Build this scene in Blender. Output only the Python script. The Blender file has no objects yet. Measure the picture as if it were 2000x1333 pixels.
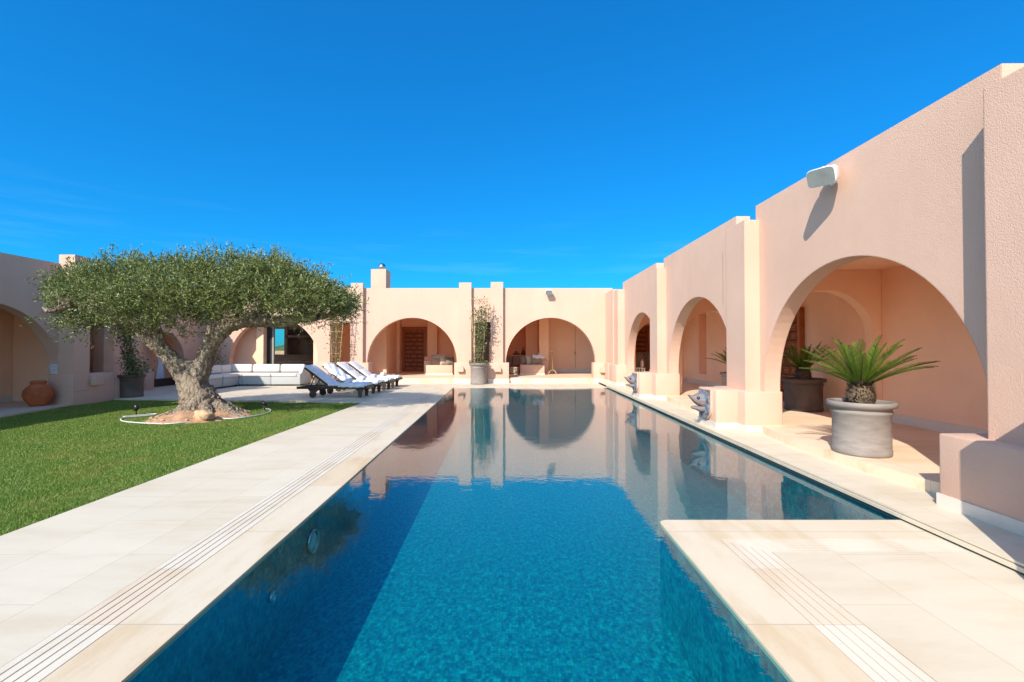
import bpy, bmesh, math, random
import numpy as np
from mathutils import Vector, Matrix
from mathutils.geometry import tessellate_polygon
R = math.radians
random.seed(7); rng = np.random.default_rng(7)
C = bpy.context.scene.collection
sc = bpy.context.scene

# ------------------------------------------------------------ camera, sky, sun, exposure
cd = bpy.data.cameras.new('camera'); cam = bpy.data.objects.new('camera', cd); C.objects.link(cam)
cam.location = (0, 0, 1.4); cam.rotation_euler = (R(90.805), 0, 0)
cd.sensor_width = 36; cd.lens = 16.02; cd.clip_start = .05; cd.clip_end = 30000
sc.camera = cam
SUN = Vector((-.667, -1.167, 1.0)).normalized()           # direction towards the sun
w = bpy.data.worlds.new('World'); sc.world = w; w.use_nodes = True
nt = w.node_tree; bg = nt.nodes['Background']
sky = nt.nodes.new('ShaderNodeTexSky'); sky.sky_type = 'NISHITA'; sky.sun_disc = False
sky.sun_elevation = math.asin(SUN.z); sky.sun_rotation = math.atan2(SUN.x, SUN.y)
sky.air_density = 1.0; sky.dust_density = 0.2; sky.ozone_density = 3.0; sky.altitude = 50
hs = nt.nodes.new('ShaderNodeHueSaturation'); hs.inputs['Saturation'].default_value = 1.32
gm = nt.nodes.new('ShaderNodeGamma'); gm.inputs[1].default_value = .66; hs.inputs['Value'].default_value = 1.65
nt.links.new(sky.outputs[0], gm.inputs[0]); nt.links.new(gm.outputs[0], hs.inputs['Color']); tint = nt.nodes.new('ShaderNodeMix'); tint.data_type = 'RGBA'; tint.blend_type = 'MULTIPLY'; tint.inputs[0].default_value = 1; tint.inputs[7].default_value = (.025, .335, .575, 1)
tcw = nt.nodes.new('ShaderNodeTexCoord'); dt = nt.nodes.new('ShaderNodeVectorMath'); dt.operation = 'DOT_PRODUCT'; dt.inputs[1].default_value = tuple(SUN)
mr = nt.nodes.new('ShaderNodeMapRange'); mr.inputs[1].default_value = .18; mr.inputs[2].default_value = .8; mr.inputs[3].default_value = 1; mr.inputs[4].default_value = 0
nt.links.new(tcw.outputs['Generated'], dt.inputs[0]); nt.links.new(dt.outputs['Value'], mr.inputs[0]); nt.links.new(mr.outputs[0], tint.inputs[0])
# faint high cirrus low in the sky
mpw = nt.nodes.new('ShaderNodeMapping'); mpw.inputs['Scale'].default_value = (1.2, 1.2, 16); mpw.inputs['Rotation'].default_value = (0, R(-8), 0)
nsw = nt.nodes.new('ShaderNodeTexNoise'); nsw.inputs['Scale'].default_value = 1.6; nsw.inputs['Detail'].default_value = 7; nsw.inputs['Roughness'].default_value = .6
crw = nt.nodes.new('ShaderNodeMapRange'); crw.inputs[1].default_value = .54; crw.inputs[2].default_value = .80; crw.inputs[4].default_value = .11
szw = nt.nodes.new('ShaderNodeSeparateXYZ'); bdw = nt.nodes.new('ShaderNodeMapRange'); bdw.inputs[1].default_value = .30; bdw.inputs[2].default_value = .12
mlw = nt.nodes.new('ShaderNodeMath'); mlw.operation = 'MULTIPLY'; cmx = nt.nodes.new('ShaderNodeMix'); cmx.data_type = 'RGBA'; cmx.inputs[7].default_value = (2.6, 3.6, 4.4, 1)
for a_, b_ in ((tcw.outputs['Generated'], mpw.inputs[0]), (mpw.outputs[0], nsw.inputs[0]), (nsw.outputs[0], crw.inputs[0]), (tcw.outputs['Generated'], szw.inputs[0]), (szw.outputs[2], bdw.inputs[0]),
               (crw.outputs[0], mlw.inputs[0]), (bdw.outputs[0], mlw.inputs[1]), (mlw.outputs[0], cmx.inputs[0]), (tint.outputs[2], cmx.inputs[6]), (cmx.outputs[2], bg.inputs[0])): nt.links.new(a_, b_)
nt.links.new(hs.outputs[0], tint.inputs[6])
bg.inputs[1].default_value = .15
sd = bpy.data.lights.new('sun', 'SUN'); sd.energy = 2.75; sd.angle = R(.5); sd.color = (1, .95, .86)
so = bpy.data.objects.new('sun', sd); C.objects.link(so); so.location = (-20, -30, 30)
so.rotation_euler = SUN.to_track_quat('Z', 'Y').to_euler()
sc.view_settings.view_transform = 'Standard'; sc.view_settings.look = 'None'
sc.view_settings.exposure = 1.25; sc.view_settings.gamma = 1
sc.cycles.max_bounces = 14; sc.cycles.diffuse_bounces = 10; sc.cycles.transparent_max_bounces = 24
sc.cycles.caustics_reflective = False; sc.cycles.caustics_refractive = False

# ------------------------------------------------------------ helpers
class N:
    """tiny node helper"""
    def __init__(s, name):
        s.m = bpy.data.materials.new(name); s.m.use_nodes = True; s.t = s.m.node_tree
        s.b = s.t.nodes['Principled BSDF']; s.out = s.t.nodes['Material Output']
        s.tc = s.t.nodes.new('ShaderNodeTexCoord')
    def n(s, kind, **kw):
        x = s.t.nodes.new('ShaderNode' + kind)
        for k, v in kw.items():
            if k in x.inputs.keys(): x.inputs[k].default_value = v
            else: setattr(x, k, v)
        return x
    def l(s, a, b): s.t.links.new(a, b)
    def coord(s, scale=(1, 1, 1), loc=(0, 0, 0), rot=(0, 0, 0)):
        mp = s.n('Mapping'); mp.inputs['Scale'].default_value = scale; mp.inputs['Location'].default_value = loc
        mp.inputs['Rotation'].default_value = rot
        s.l(s.tc.outputs['Object'], mp.inputs['Vector']); return mp.outputs[0]
    def noise(s, scale, detail=4, vec=None, rough=.55):
        x = s.n('TexNoise'); x.inputs['Scale'].default_value = scale; x.inputs['Detail'].default_value = detail
        x.inputs['Roughness'].default_value = rough
        s.l(vec if vec else s.tc.outputs['Object'], x.inputs['Vector']); return x.outputs['Fac']
    def ramp(s, fac, stops):
        x = s.n('ValToRGB'); e = x.color_ramp.elements
        while len(e) < len(stops): e.new(.5)
        for i, (p, c) in enumerate(stops): e[i].position = p; e[i].color = (*c, 1) if len(c) == 3 else c
        s.l(fac, x.inputs[0]); return x.outputs[0]
    def mix(s, a, b, fac, mode='MIX'):
        x = s.n('Mix', data_type='RGBA', blend_type=mode)
        for sock, v in ((x.inputs[0], fac), (x.inputs[6], a), (x.inputs[7], b)):
            if isinstance(v, (int, float)): sock.default_value = v
            elif isinstance(v, tuple): sock.default_value = (*v, 1)
            else: s.l(v, sock)
        return x.outputs[2]
    def math(s, op, a, b=None):
        x = s.n('Math', operation=op)
        for i, v in enumerate((a, b)):
            if v is None: continue
            if isinstance(v, (int, float)): x.inputs[i].default_value = v
            else: s.l(v, x.inputs[i])
        return x.outputs[0]
    def bump(s, h, strength=.5, dist=.01, normal=None):
        x = s.n('Bump'); x.inputs['Strength'].default_value = strength; x.inputs['Distance'].default_value = dist
        s.l(h, x.inputs['Height'])
        if normal: s.l(normal, x.inputs['Normal'])
        s.l(x.outputs[0], s.b.inputs['Normal']); return x.outputs[0]
    def col(s, c):
        if isinstance(c, tuple): s.b.inputs['Base Color'].default_value = (*c, 1)
        else: s.l(c, s.b.inputs['Base Color'])
    def rough(s, r): s.b.inputs['Roughness'].default_value = r

def simple(name, c, rough=.6, metal=0, var=.12, scale=8, bump=0, bscale=60):
    a = N(name); f = a.noise(scale, 5)
    lo = tuple(x * (1 - var) for x in c); hi = tuple(min(1, x * (1 + var)) for x in c)
    a.col(a.ramp(f, [(.3, lo), (.7, hi)])); a.rough(rough); a.b.inputs['Metallic'].default_value = metal
    if bump: a.bump(a.noise(bscale, 3), bump, .01)
    return a.m

def stucco(name, c, grain=1.0):
    a = N(name)
    f1 = a.noise(.9, 5, rough=.6); f2 = a.noise(6, 4)
    f3 = a.noise(1.0, 6, a.coord((1.3, 1.3, .35)), .7)
    base = a.ramp(f1, [(.3, tuple(x * .93 for x in c)), (.7, tuple(min(1, x * 1.05) for x in c))])
    base = a.mix(base, tuple(x * .9 for x in c), a.math('MULTIPLY', f2, .35))
    base = a.mix(base, (c[0] * .93, c[1] * .90, c[2] * .86), a.ramp(f3, [(.50, (0, 0, 0)), (.75, (.8, .8, .8))]))
    a.col(base); a.rough(.92); a.b.inputs['Specular IOR Level'].default_value = .2
    bv = a.n('Bevel', samples=3); bv.inputs['Radius'].default_value = .018
    v = a.n('TexVoronoi', feature='SMOOTH_F1'); v.inputs['Scale'].default_value = 95; a.l(a.tc.outputs['Object'], v.inputs['Vector'])
    h = a.math('ADD', a.math('MULTIPLY', v.outputs['Distance'], -.8), a.math('MULTIPLY', a.noise(120, 5), 1.2))
    h = a.math('ADD', h, a.math('MULTIPLY', a.noise(5, 3), 1.2))
    a.bump(h, .5 * grain, .005, bv.outputs[0]); return a.m

def stone(name, c, c2, joints=True, bw=1.2, rh=.6, rot=0, off=(0, 0, 0), tilewise=None):
    a = N(name)
    veins = a.noise(2.2, 8, a.coord((.45, 1.6, 1) if rot else (1.6, .45, 1)), .65)
    cl = a.ramp(veins, [(.36, c2), (.5, c), (.7, tuple(min(1, x * 1.05) for x in c))])
    cl = a.mix(cl, tuple(x * .93 for x in c2), a.math('MULTIPLY', a.ramp(a.noise(26, 6), [(.55, (0, 0, 0)), (.72, (1, 1, 1))]), .22))
    h = None
    if joints:
        br = a.n('TexBrick'); br.offset = .5; br.inputs['Scale'].default_value = 1
        for k, v in (('Mortar Size', .003), ('Mortar Smooth', .1), ('Bias', 0), ('Brick Width', bw), ('Row Height', rh)): br.inputs[k].default_value = v
        br.inputs['Color1'].default_value = (.94, .93, .91, 1); br.inputs['Color2'].default_value = (1, 1, 1, 1); br.inputs['Mortar'].default_value = (.74, .70, .63, 1)
        a.l(a.coord((1, 1, 1), off, (0, 0, rot)), br.inputs['Vector'])
        cl = a.mix(cl, br.outputs['Color'], .8, 'MULTIPLY'); h = br.outputs['Fac']
    if tilewise:
        sx = a.n('SeparateXYZ'); a.l(a.tc.outputs['Object'], sx.inputs[0])
        q = a.math('FLOOR', a.math('DIVIDE', sx.outputs['Y'], tilewise))
        wn = a.n('TexWhiteNoise', noise_dimensions='1D'); a.l(q, wn.inputs['W'])
        cl = a.mix(cl, a.ramp(wn.outputs['Value'], [(0, (.95, .80, .64)), (.3, (.98, .92, .85)), (.6, (1, 1, 1))]), .45, 'MULTIPLY')
        fr = a.math('FRACT', a.math('DIVIDE', sx.outputs['Y'], tilewise))
        cl = a.mix(cl, (.45, .36, .27), a.math('LESS_THAN', fr, .006))
    a.col(cl); a.rough(.55); a.b.inputs['Specular IOR Level'].default_value = .35
    a.bump(a.noise(70, 4), .12, .004); return a.m

class MB:
    def __init__(s): s.v = []; s.f = []; s.sm = []
    def add(s, vs, fs, smooth=False):
        o = len(s.v); s.v += [tuple(p) for p in vs]; s.f += [tuple(i + o for i in f) for f in fs]; s.sm += [smooth] * len(fs); return s
    def box(s, x0, x1, y0, y1, z0, z1, M=None):
        v = [(x, y, z) for z in (z0, z1) for y in (y0, y1) for x in (x0, x1)]
        if M: v = [tuple(M @ Vector(p)) for p in v]
        return s.add(v, [(0, 2, 3, 1), (4, 5, 7, 6), (0, 1, 5, 4), (1, 3, 7, 5), (3, 2, 6, 7), (2, 0, 4, 6)])
    def rbox(s, x0, x1, y0, y1, z0, z1, r=.02, M=None, seg=2):
        """box with rounded edges"""
        bm = bmesh.new(); bmesh.ops.create_cube(bm, size=1)
        for q in bm.verts: q.co = Vector(((x0 + x1) / 2 + q.co.x * (x1 - x0), (y0 + y1) / 2 + q.co.y * (y1 - y0), (z0 + z1) / 2 + q.co.z * (z1 - z0)))
        bmesh.ops.bevel(bm, geom=bm.edges[:], offset=r, segments=seg, affect='EDGES', profile=.5)
        bm.verts.ensure_lookup_table()
        v = [tuple(M @ q.co) if M else tuple(q.co) for q in bm.verts]; f = [tuple(q.index for q in p.verts) for p in bm.faces]
        bm.free(); return s.add(v, f, True)
    def prism(s, poly, z0, z1, M=None, hole=None):
        """polygon in xy extruded in z"""
        n = len(poly); loops = [[Vector((*p, 0)) for p in poly]]
        tri = tessellate_polygon(loops)
        v = [(p[0], p[1], z0) for p in poly] + [(p[0], p[1], z1) for p in poly]
        area = sum(poly[i][0] * poly[(i + 1) % n][1] - poly[(i + 1) % n][0] * poly[i][1] for i in range(n))
        f = []
        for a, b, c in tri:
            A = [Vector(poly[i]) for i in (a, b, c)]
            cr = (A[1] - A[0]).cross(A[2] - A[0]) if False else (A[1].x - A[0].x) * (A[2].y - A[0].y) - (A[1].y - A[0].y) * (A[2].x - A[0].x)
            if cr < 0: a, c = c, a
            f += [(a + n, b + n, c + n), (c, b, a)]
        for i in range(n):
            j = (i + 1) % n
            f.append((i, j, j + n, i + n) if area > 0 else (j, i, i + n, j + n))
        if M: v = [tuple(M @ Vector(p)) for p in v]
        return s.add(v, f)
    def lathe(s, prof, cx=0, cy=0, n=40, smooth=True, M=None, sx=1, sy=1):
        v = []; f = []; m = len(prof)
        for i in range(n):
            a = 2 * math.pi * i / n
            for r, z in prof: v.append((cx + r * math.cos(a) * sx, cy + r * math.sin(a) * sy, z))
        for i in range(n):
            for k in range(m - 1):
                a, b = i * m + k, ((i + 1) % n) * m + k
                f.append((a, b, b + 1, a + 1))
        if M: v = [tuple(M @ Vector(p)) for p in v]
        return s.add(v, f, smooth)
    def tube(s, pts, rad, n=8, cap=True, jit=0, smooth=True):
        pts = [Vector(p) for p in pts]; rad = rad if isinstance(rad, (list, tuple)) else [rad] * len(pts)
        v = []; f = []; up = None
        for i, p in enumerate(pts):
            t = (pts[min(i + 1, len(pts) - 1)] - pts[max(i - 1, 0)]).normalized()
            if up is None: up = Vector((0, 0, 1)) if abs(t.z) < .9 else Vector((1, 0, 0))
            a = t.cross(up).normalized(); b = a.cross(t).normalized(); up = b
            for k in range(n):
                th = 2 * math.pi * k / n; r = rad[i] * (1 + (random.uniform(-jit, jit) if jit else 0))
                v.append(tuple(p + a * math.cos(th) * r + b * math.sin(th) * r))
        for i in range(len(pts) - 1):
            for k in range(n):
                f.append((i * n + k, (i + 1) * n + k, (i + 1) * n + (k + 1) % n, i * n + (k + 1) % n))
        if cap: f += [tuple(range(n)), tuple(range((len(pts) - 1) * n + n - 1, (len(pts) - 1) * n - 1, -1))]
        return s.add(v, f, smooth)
    def build(s, name, mat, parent=None):
        me = bpy.data.meshes.new(name)
        off = Vector((0, 0, 0))
        if parent:
            q = parent
            while q: off += q.location; q = q.parent
        me.from_pydata([tuple(Vector(p) - off) for p in s.v], [], s.f)
        me.polygons.foreach_set('use_smooth', s.sm); me.materials.append(mat); me.update()
        o = bpy.data.objects.new(name, me); C.objects.link(o)
        if parent: o.parent = parent
        return o
def npmesh(name, v, f, mat, parent=None, smooth=False):
    me = bpy.data.meshes.new(name); k = f.shape[1]
    if parent: v = v - np.array(parent.location)[None]
    me.vertices.add(len(v)); me.vertices.foreach_set('co', v.astype(np.float32).ravel())
    me.loops.add(f.size); me.loops.foreach_set('vertex_index', f.astype(np.int32).ravel())
    me.polygons.add(len(f)); me.polygons.foreach_set('loop_start', np.arange(0, f.size, k, dtype=np.int32))
    me.materials.append(mat); me.update(calc_edges=True)
    o = bpy.data.objects.new(name, me); C.objects.link(o)
    if parent: o.parent = parent
    return o
def tag(o, label, cat, group=None):
    o['label'] = label; o['category'] = cat
    if group: o['group'] = group
    return o
def thing(name, label, cat, loc=(0, 0, 0), group=None, rz=0):
    o = bpy.data.objects.new(name, None); C.objects.link(o); o.location = loc; o.rotation_euler.z = rz
    o.empty_display_size = .1
    return tag(o, label, cat, group)
def struct(name, mb, mat, kind='structure'):
    o = mb.build(name, mat); o['kind'] = kind; return o
def dup(root, loc, rz, label, group=None):
    def cp(o, par):
        c = o.copy(); C.objects.link(c); c.parent = par
        for ch in list(o.children):
            cp(ch, c)
        return c
    r = root.copy(); C.objects.link(r); r.location = loc; r.rotation_euler.z = rz; r['label'] = label
    if group: r['group'] = group
    for ch in list(root.children): cp(ch, r)
    return r
def arch(c, rad, spring, n=40):
    return [(c + rad * math.cos(t), spring + rad * math.sin(t)) for t in [math.pi * i / n for i in range(n + 1)]]   # right to left
def wall(mb, outer, holes, plane, d0, d1):
    """outline (a,z) with holes, extruded along plane axis 'x' or 'y' from d0 to d1"""
    loops = [outer] + holes
    flat = [p for l in loops for p in l]; n = len(flat)
    tri = tessellate_polygon([[Vector((p[0], p[1], 0)) for p in l] for l in loops])
    def P(p, d): return (d, p[0], p[1]) if plane == 'x' else (p[0], d, p[1])
    v = [P(p, d0) for p in flat] + [P(p, d1) for p in flat]; f = []
    for t in tri:
        a, b, c = t; A, B, D = flat[a], flat[b], flat[c]
        if (B[0] - A[0]) * (D[1] - A[1]) - (B[1] - A[1]) * (D[0] - A[0]) < 0: a, c = c, a
        f += [(a, b, c), (c + n, b + n, a + n)]
    o = 0
    for l in loops:
        m = len(l)
        for i in range(m):
            j = (i + 1) % m; f.append((o + i, o + i + n, o + j + n, o + j))
        o += m
    mb.add(v, f)
    return mb
def finish(o):
    bm = bmesh.new(); bm.from_mesh(o.data); bmesh.ops.recalc_face_normals(bm, faces=bm.faces[:]); bm.to_mesh(o.data); bm.free(); return o

# ------------------------------------------------------------ materials
PEACH = (.665, .428, .314)
M = {}
M['wall'] = stucco('peach_stucco', PEACH)
M['inner'] = stucco('inner_stucco_lightened', (.93, .60, .40), .25)  # same paint as outside, lightened in colour to brighten the shaded interiors
M['base'] = stone('skirting_limestone', (.68, .61, .51), (.62, .54, .43), False)
M['deck'] = stone('pale_limestone', (.64, .55, .415), (.60, .495, .355), True, 1.2, .6, R(90), (.1, .2, 0))
M['patio'] = stone('patio_limestone', (.63, .53, .40), (.58, .475, .34), True, .9, .6, 0)
M['coping'] = stone('coping_limestone', (.635, .53, .385), (.58, .45, .29), False, tilewise=1.16)
M['groove'] = stone('grooved_limestone', (.66, .575, .455), (.60, .50, .37), False, tilewise=.58)
M['slot'] = simple('drain_slot', (.22, .15, .09), .9)
M['floor'] = stone('loggia_limestone', (.76, .60, .42), (.70, .50, .32), True, 1.2, .6, R(90))
M['black'] = simple('black_metal', (.015, .015, .017), .4)
M['darktile'] = simple('dark_tile', (.02, .05, .055), .25)
M['white'] = simple('white_plastic', (.8, .8, .8), .4, var=.03)
M['grille'] = simple('speaker_grille', (.19, .21, .20), .6, bump=.4, bscale=400)
M['cushion'] = simple('white_cushion', (.78, .77, .76), .9, var=.04, bump=.3, bscale=15)
M['towel'] = simple('white_towel', (.80, .80, .82), .95, var=.04, bump=.8, bscale=150)
M['sofacush'] = simple('cream_cushion', (.62, .57, .51), .9, var=.04, bump=.3, bscale=12)
M['darkwood'] = simple('dark_teak', (.035, .025, .02), .5, var=.4, scale=14, bump=.3)
M['teak'] = simple('teak', (.22, .12, .06), .6, var=.3, scale=14, bump=.3)
M['bamboo'] = simple('bamboo', (.62, .42, .20), .6, var=.2)
M['terra'] = simple('terracotta', (.48, .12, .035), .7, var=.25, scale=7, bump=.4, bscale=30)
M['soilm'] = simple('pot_soil', (.05, .035, .025), .95, var=.5, scale=30, bump=.8)
M['dirt'] = simple('red_soil', (.45, .25, .14), .95, var=.35, scale=6, bump=1, bscale=40)
M['rockm'] = simple('ochre_rock', (.52, .32, .18), .9, var=.35, scale=9, bump=1, bscale=25)
M['hosem'] = simple('white_hose', (.55, .53, .48), .5, var=.05)
M['steel'] = simple('polished_steel', (.5, .5, .52), .12, 1, .05)
M['fabric1'] = simple('beige_fabric', (.45, .36, .27), .95, bump=.5)
M['fabric2'] = simple('brown_stripe_fabric', (.22, .17, .14), .95, bump=.5)
M['greysofa'] = simple('taupe_fabric', (.33, .24, .18), .95, bump=.4)
M['grout'] = simple('dark_iron', (.06, .05, .045), .6)

a = N('patina_metal')      # blue-green patina with copper showing
f = a.noise(14, 6); a.col(a.ramp(f, [(.35, (.10, .055, .04)), (.48, (.20, .20, .22)), (.6, (.20, .32, .42)), (.75, (.30, .42, .52))]))
a.rough(.6); a.b.inputs['Metallic'].default_value = .1; a.bump(a.noise(50, 4), .8, .012); M['patina'] = a.m

a = N('copper_patina')
f = a.noise(16, 6); a.col(a.ramp(f, [(.35, (.30, .17, .13)), (.5, (.24, .17, .16)), (.6, (.13, .22, .30)), (.72, (.26, .40, .52))]))
a.rough(.6); a.bump(a.noise(40, 4), .9, .02); M['copper'] = a.m
a = N('grey_clay')
f = a.noise(4, 6, a.coord((1, 1, 4)), .65); a.col(a.ramp(f, [(.3, (.19, .155, .13)), (.6, (.27, .23, .20)), (.8, (.32, .28, .245))]))
a.rough(.8); a.bump(a.noise(8, 6, a.coord((1, 1, 10))), .12, .006); M['clay'] = a.m

a = N('wicker')
wv = a.n('TexWave', wave_type='BANDS', bands_direction='Z'); wv.inputs['Scale'].default_value = 14; a.l(a.tc.outputs['Object'], wv.inputs['Vector'])
ck = a.n('TexChecker'); ck.inputs['Scale'].default_value = 40; a.l(a.tc.outputs['Object'], ck.inputs['Vector'])
a.col(a.mix((.36, .37, .36), (.50, .50, .48), ck.outputs['Fac'])); a.rough(.6); a.bump(wv.outputs['Fac'], .6, .01); M['wicker'] = a.m
M['brownwicker'] = simple('brown_wicker', (.20, .13, .09), .8, bump=.8, bscale=80)

a = N('carved_walnut')
f = a.noise(5, 6, a.coord((6, 6, 1)), .6); a.col(a.ramp(f, [(.3, (.22, .055, .014)), (.7, (.46, .14, .04))])); a.rough(.55); a.bump(f, .3, .01); M['door'] = a.m
M['doorshade'] = simple('walnut_recess_shade', (.10, .025, .008), .7, var=.3, scale=12)  # darker backing paints shade into the gaps between the door panels

a = N('kitchen_wood')
f = a.noise(3, 6, a.coord((1, 6, 12)), .6); a.col(a.ramp(f, [(.3, (.07, .038, .02)), (.7, (.16, .095, .055))])); a.rough(.5); M['kwood'] = a.m

def bark():
    a = N('olive_bark')
    st = a.noise(5, 8, a.coord((3.2, 3.2, .7)), .7); f = a.noise(9, 6)
    cl = a.ramp(st, [(.34, (.06, .04, .028)), (.44, (.25, .18, .125)), (.56, (.45, .355, .255)), (.75, (.60, .50, .375))])
    a.col(a.mix(cl, (.22, .18, .14), a.ramp(f, [(.55, (0, 0, 0)), (.8, (.6, .6, .6))]))); a.rough(.95)
    a.bump(a.math('ADD', a.math('MULTIPLY', st, 2.0), a.noise(30, 6)), 1.0, .05); return a.m
M['bark'] = bark()

def leafmat(name, stops, back=None, trans=.25, rough=.45, patch=None):
    a = N(name); g = a.n('NewGeometry')
    cl = a.ramp(g.outputs['Random Per Island'], stops)
    if patch: cl = a.mix(cl, patch, a.ramp(a.noise(1.1, 6, rough=.7), [(.48, (0, 0, 0)), (.70, (.75, .75, .75))]))
    if back: cl = a.mix(cl, back, a.math('MULTIPLY', g.outputs['Backfacing'], .8))
    a.col(cl); a.rough(rough); a.b.inputs['Specular IOR Level'].default_value = .35
    tr = a.n('BsdfTranslucent'); a.l(cl, tr.inputs[0]); mx = a.n('MixShader'); mx.inputs[0].default_value = trans
    a.l(a.b.outputs[0], mx.inputs[1]); a.l(tr.outputs[0], mx.inputs[2]); a.l(mx.outputs[0], a.out.inputs[0]); return a.m
M['olive'] = leafmat('olive_leaf', [(0, (.04, .06, .008)), (.4, (.105, .14, .02)), (.8, (.21, .24, .045)), (1, (.42, .37, .12))], (.25, .28, .12), .25)
M['cycad'] = leafmat('cycad_leaf', [(0, (.045, .10, .01)), (.6, (.11, .175, .016)), (1, (.21, .27, .03))], None, .3, .3)
M['vine'] = leafmat('vine_leaf', [(0, (.06, .10, .025)), (.6, (.14, .18, .06)), (1, (.33, .27, .14))], None, .3)
M['grass'] = leafmat('grass_blade', [(0, (.08, .18, .02)), (.5, (.16, .28, .04)), (.85, (.28, .38, .07)), (1, (.56, .48, .19))], None, .35, .5, (.34, .33, .08))

a = N('lawn_soil'); f = a.noise(1.3, 6); f2 = a.noise(30, 5)
cl = a.ramp(f, [(.35, (.07, .13, .018)), (.65, (.13, .18, .032))]); a.col(a.mix(cl, (.20, .20, .06), a.math('MULTIPLY', f2, .5))); a.rough(1); a.bump(f2, .8, .02); M['lawn'] = a.m

a = N('pool_mosaic')
br = a.n('TexBrick'); br.offset = 0; br.inputs['Scale'].default_value = 1
for k, v in (('Mortar Size', .0012), ('Bias', 0), ('Brick Width', .025), ('Row Height', .025)): br.inputs[k].default_value = v
br.inputs['Color1'].default_value = (.002, .125, .165, 1); br.inputs['Color2'].default_value = (.006, .26, .21, 1); br.inputs['Mortar'].default_value = (.01, .12, .19, 1)
geo = a.n('NewGeometry'); sx = a.n('SeparateXYZ'); a.l(a.tc.outputs['Object'], sx.inputs[0])
cb = a.n('CombineXYZ'); a.l(a.math('ADD', sx.outputs[0], sx.outputs[1]), cb.inputs[0])
sn = a.n('SeparateXYZ'); a.l(geo.outputs['Normal'], sn.inputs[0]); isf = a.math('GREATER_THAN', a.math('ABSOLUTE', sn.outputs[2]), .5)
a.l(a.math('ADD', sx.outputs[2], 0), cb.inputs[1])
mv = a.n('Mix', data_type='VECTOR'); a.l(isf, mv.inputs[0]); a.l(cb.outputs[0], mv.inputs[4]); a.l(a.tc.outputs['Object'], mv.inputs[5])
a.l(mv.outputs[1], br.inputs['Vector']); tn = a.ramp(a.noise(17, 5, a.coord((1.4, .8, 1)), .7), [(.38, (.62, .66, .70)), (.5, (.95, .95, .95)), (.64, (1.5, 1.42, 1.3))]); a.col(a.mix(br.outputs['Color'], tn, 1.0, 'MULTIPLY')); a.rough(.3); M['mosaic'] = a.m  # mottle over the tiles imitates rippled light, painted into the colour

def schlick(a, f0, nrm=None, pw=5.0):
    g = a.n('NewGeometry'); d = a.n('VectorMath', operation='DOT_PRODUCT'); a.l(g.outputs['Incoming'], d.inputs[0]); a.l(nrm if nrm else g.outputs['Normal'], d.inputs[1])
    c_ = a.math('SUBTRACT', 1.0, a.math('MINIMUM', a.math('ABSOLUTE', d.outputs['Value']), 1.0))
    return a.math('ADD', a.math('MULTIPLY', a.math('POWER', c_, pw), 1 - f0), f0)
a = N('pool_water')
h = a.math('ADD', a.math('MULTIPLY', a.noise(4.5, 2, a.coord((.8, 1, 1))), .7), a.math('MULTIPLY', a.noise(22, 2, a.coord((.6, 1, 1))), .30))
bp = a.n('Bump'); bp.inputs['Strength'].default_value = .13; bp.inputs['Distance'].default_value = .012; a.l(h, bp.inputs['Height'])
tr = a.n('BsdfTransparent'); tr.inputs[0].default_value = (.42, .86, .96, 1)
gl = a.n('BsdfGlossy'); gl.inputs['Roughness'].default_value = .01; a.l(bp.outputs[0], gl.inputs['Normal'])
mx = a.n('MixShader'); a.l(schlick(a, .025, bp.outputs[0], 3.7), mx.inputs[0]); a.l(tr.outputs[0], mx.inputs[1]); a.l(gl.outputs[0], mx.inputs[2]); a.l(mx.outputs[0], a.out.inputs[0]); M['water'] = a.m

a = N('window_glass')
tr = a.n('BsdfTransparent'); tr.inputs[0].default_value = (.85, .88, .88, 1)
gl = a.n('BsdfGlossy'); gl.inputs['Roughness'].default_value = .02; mx = a.n('MixShader')
a.l(schlick(a, .04), mx.inputs[0]); a.l(tr.outputs[0], mx.inputs[1]); a.l(gl.outputs[0], mx.inputs[2]); a.l(mx.outputs[0], a.out.inputs[0]); M['glass'] = a.m
a = N('sea_water'); a.col((.01, .10, .30)); a.rough(.3); M['sea'] = a.m
M['land'] = simple('dry_land', (.22, .17, .09), 1, var=.3, scale=.5)
M['scrub'] = simple('scrub_hill', (.07, .11, .04), 1, var=.5, scale=.6, bump=1, bscale=1)
M['stonewall'] = simple('rubble_stone', (.55, .36, .22), .9, var=.35, scale=5, bump=1, bscale=8)
M['greywall'] = simple('grey_wall', (.30, .27, .23), .8)

# ------------------------------------------------------------ setting: ground, decks, pool
def xl(y): return -1.594 - .0291 * y      # left pool edge
def xr(y): return 3.10 + .0145 * y        # right deck edge
D, FZ, YB = .07, .18, 18.1
PY0, PY1 = -2.5, 16.0
mb = MB(); mb.prism([(-60, -30), (xl(-30) - .6, -30), (-2.6, -2.8), (-2.7, 16.6), (8, 16.6), (8, -30), (60, -30), (60, 40), (-60, 40)], -.6, -.2)
mb2 = MB(); mb2.add([(-400, -100, -.25), (400, -100, -.25), (400, 60, -.25), (-400, 60, -.25)], [])
struct('ground', mb, M['land'])
mb = MB(); mb.add([(-14000, 60, -26), (14000, 60, -26), (14000, 26000, -26), (-14000, 26000, -26)], [(0, 1, 2, 3)]); struct('sea', mb, M['sea'])
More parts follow.
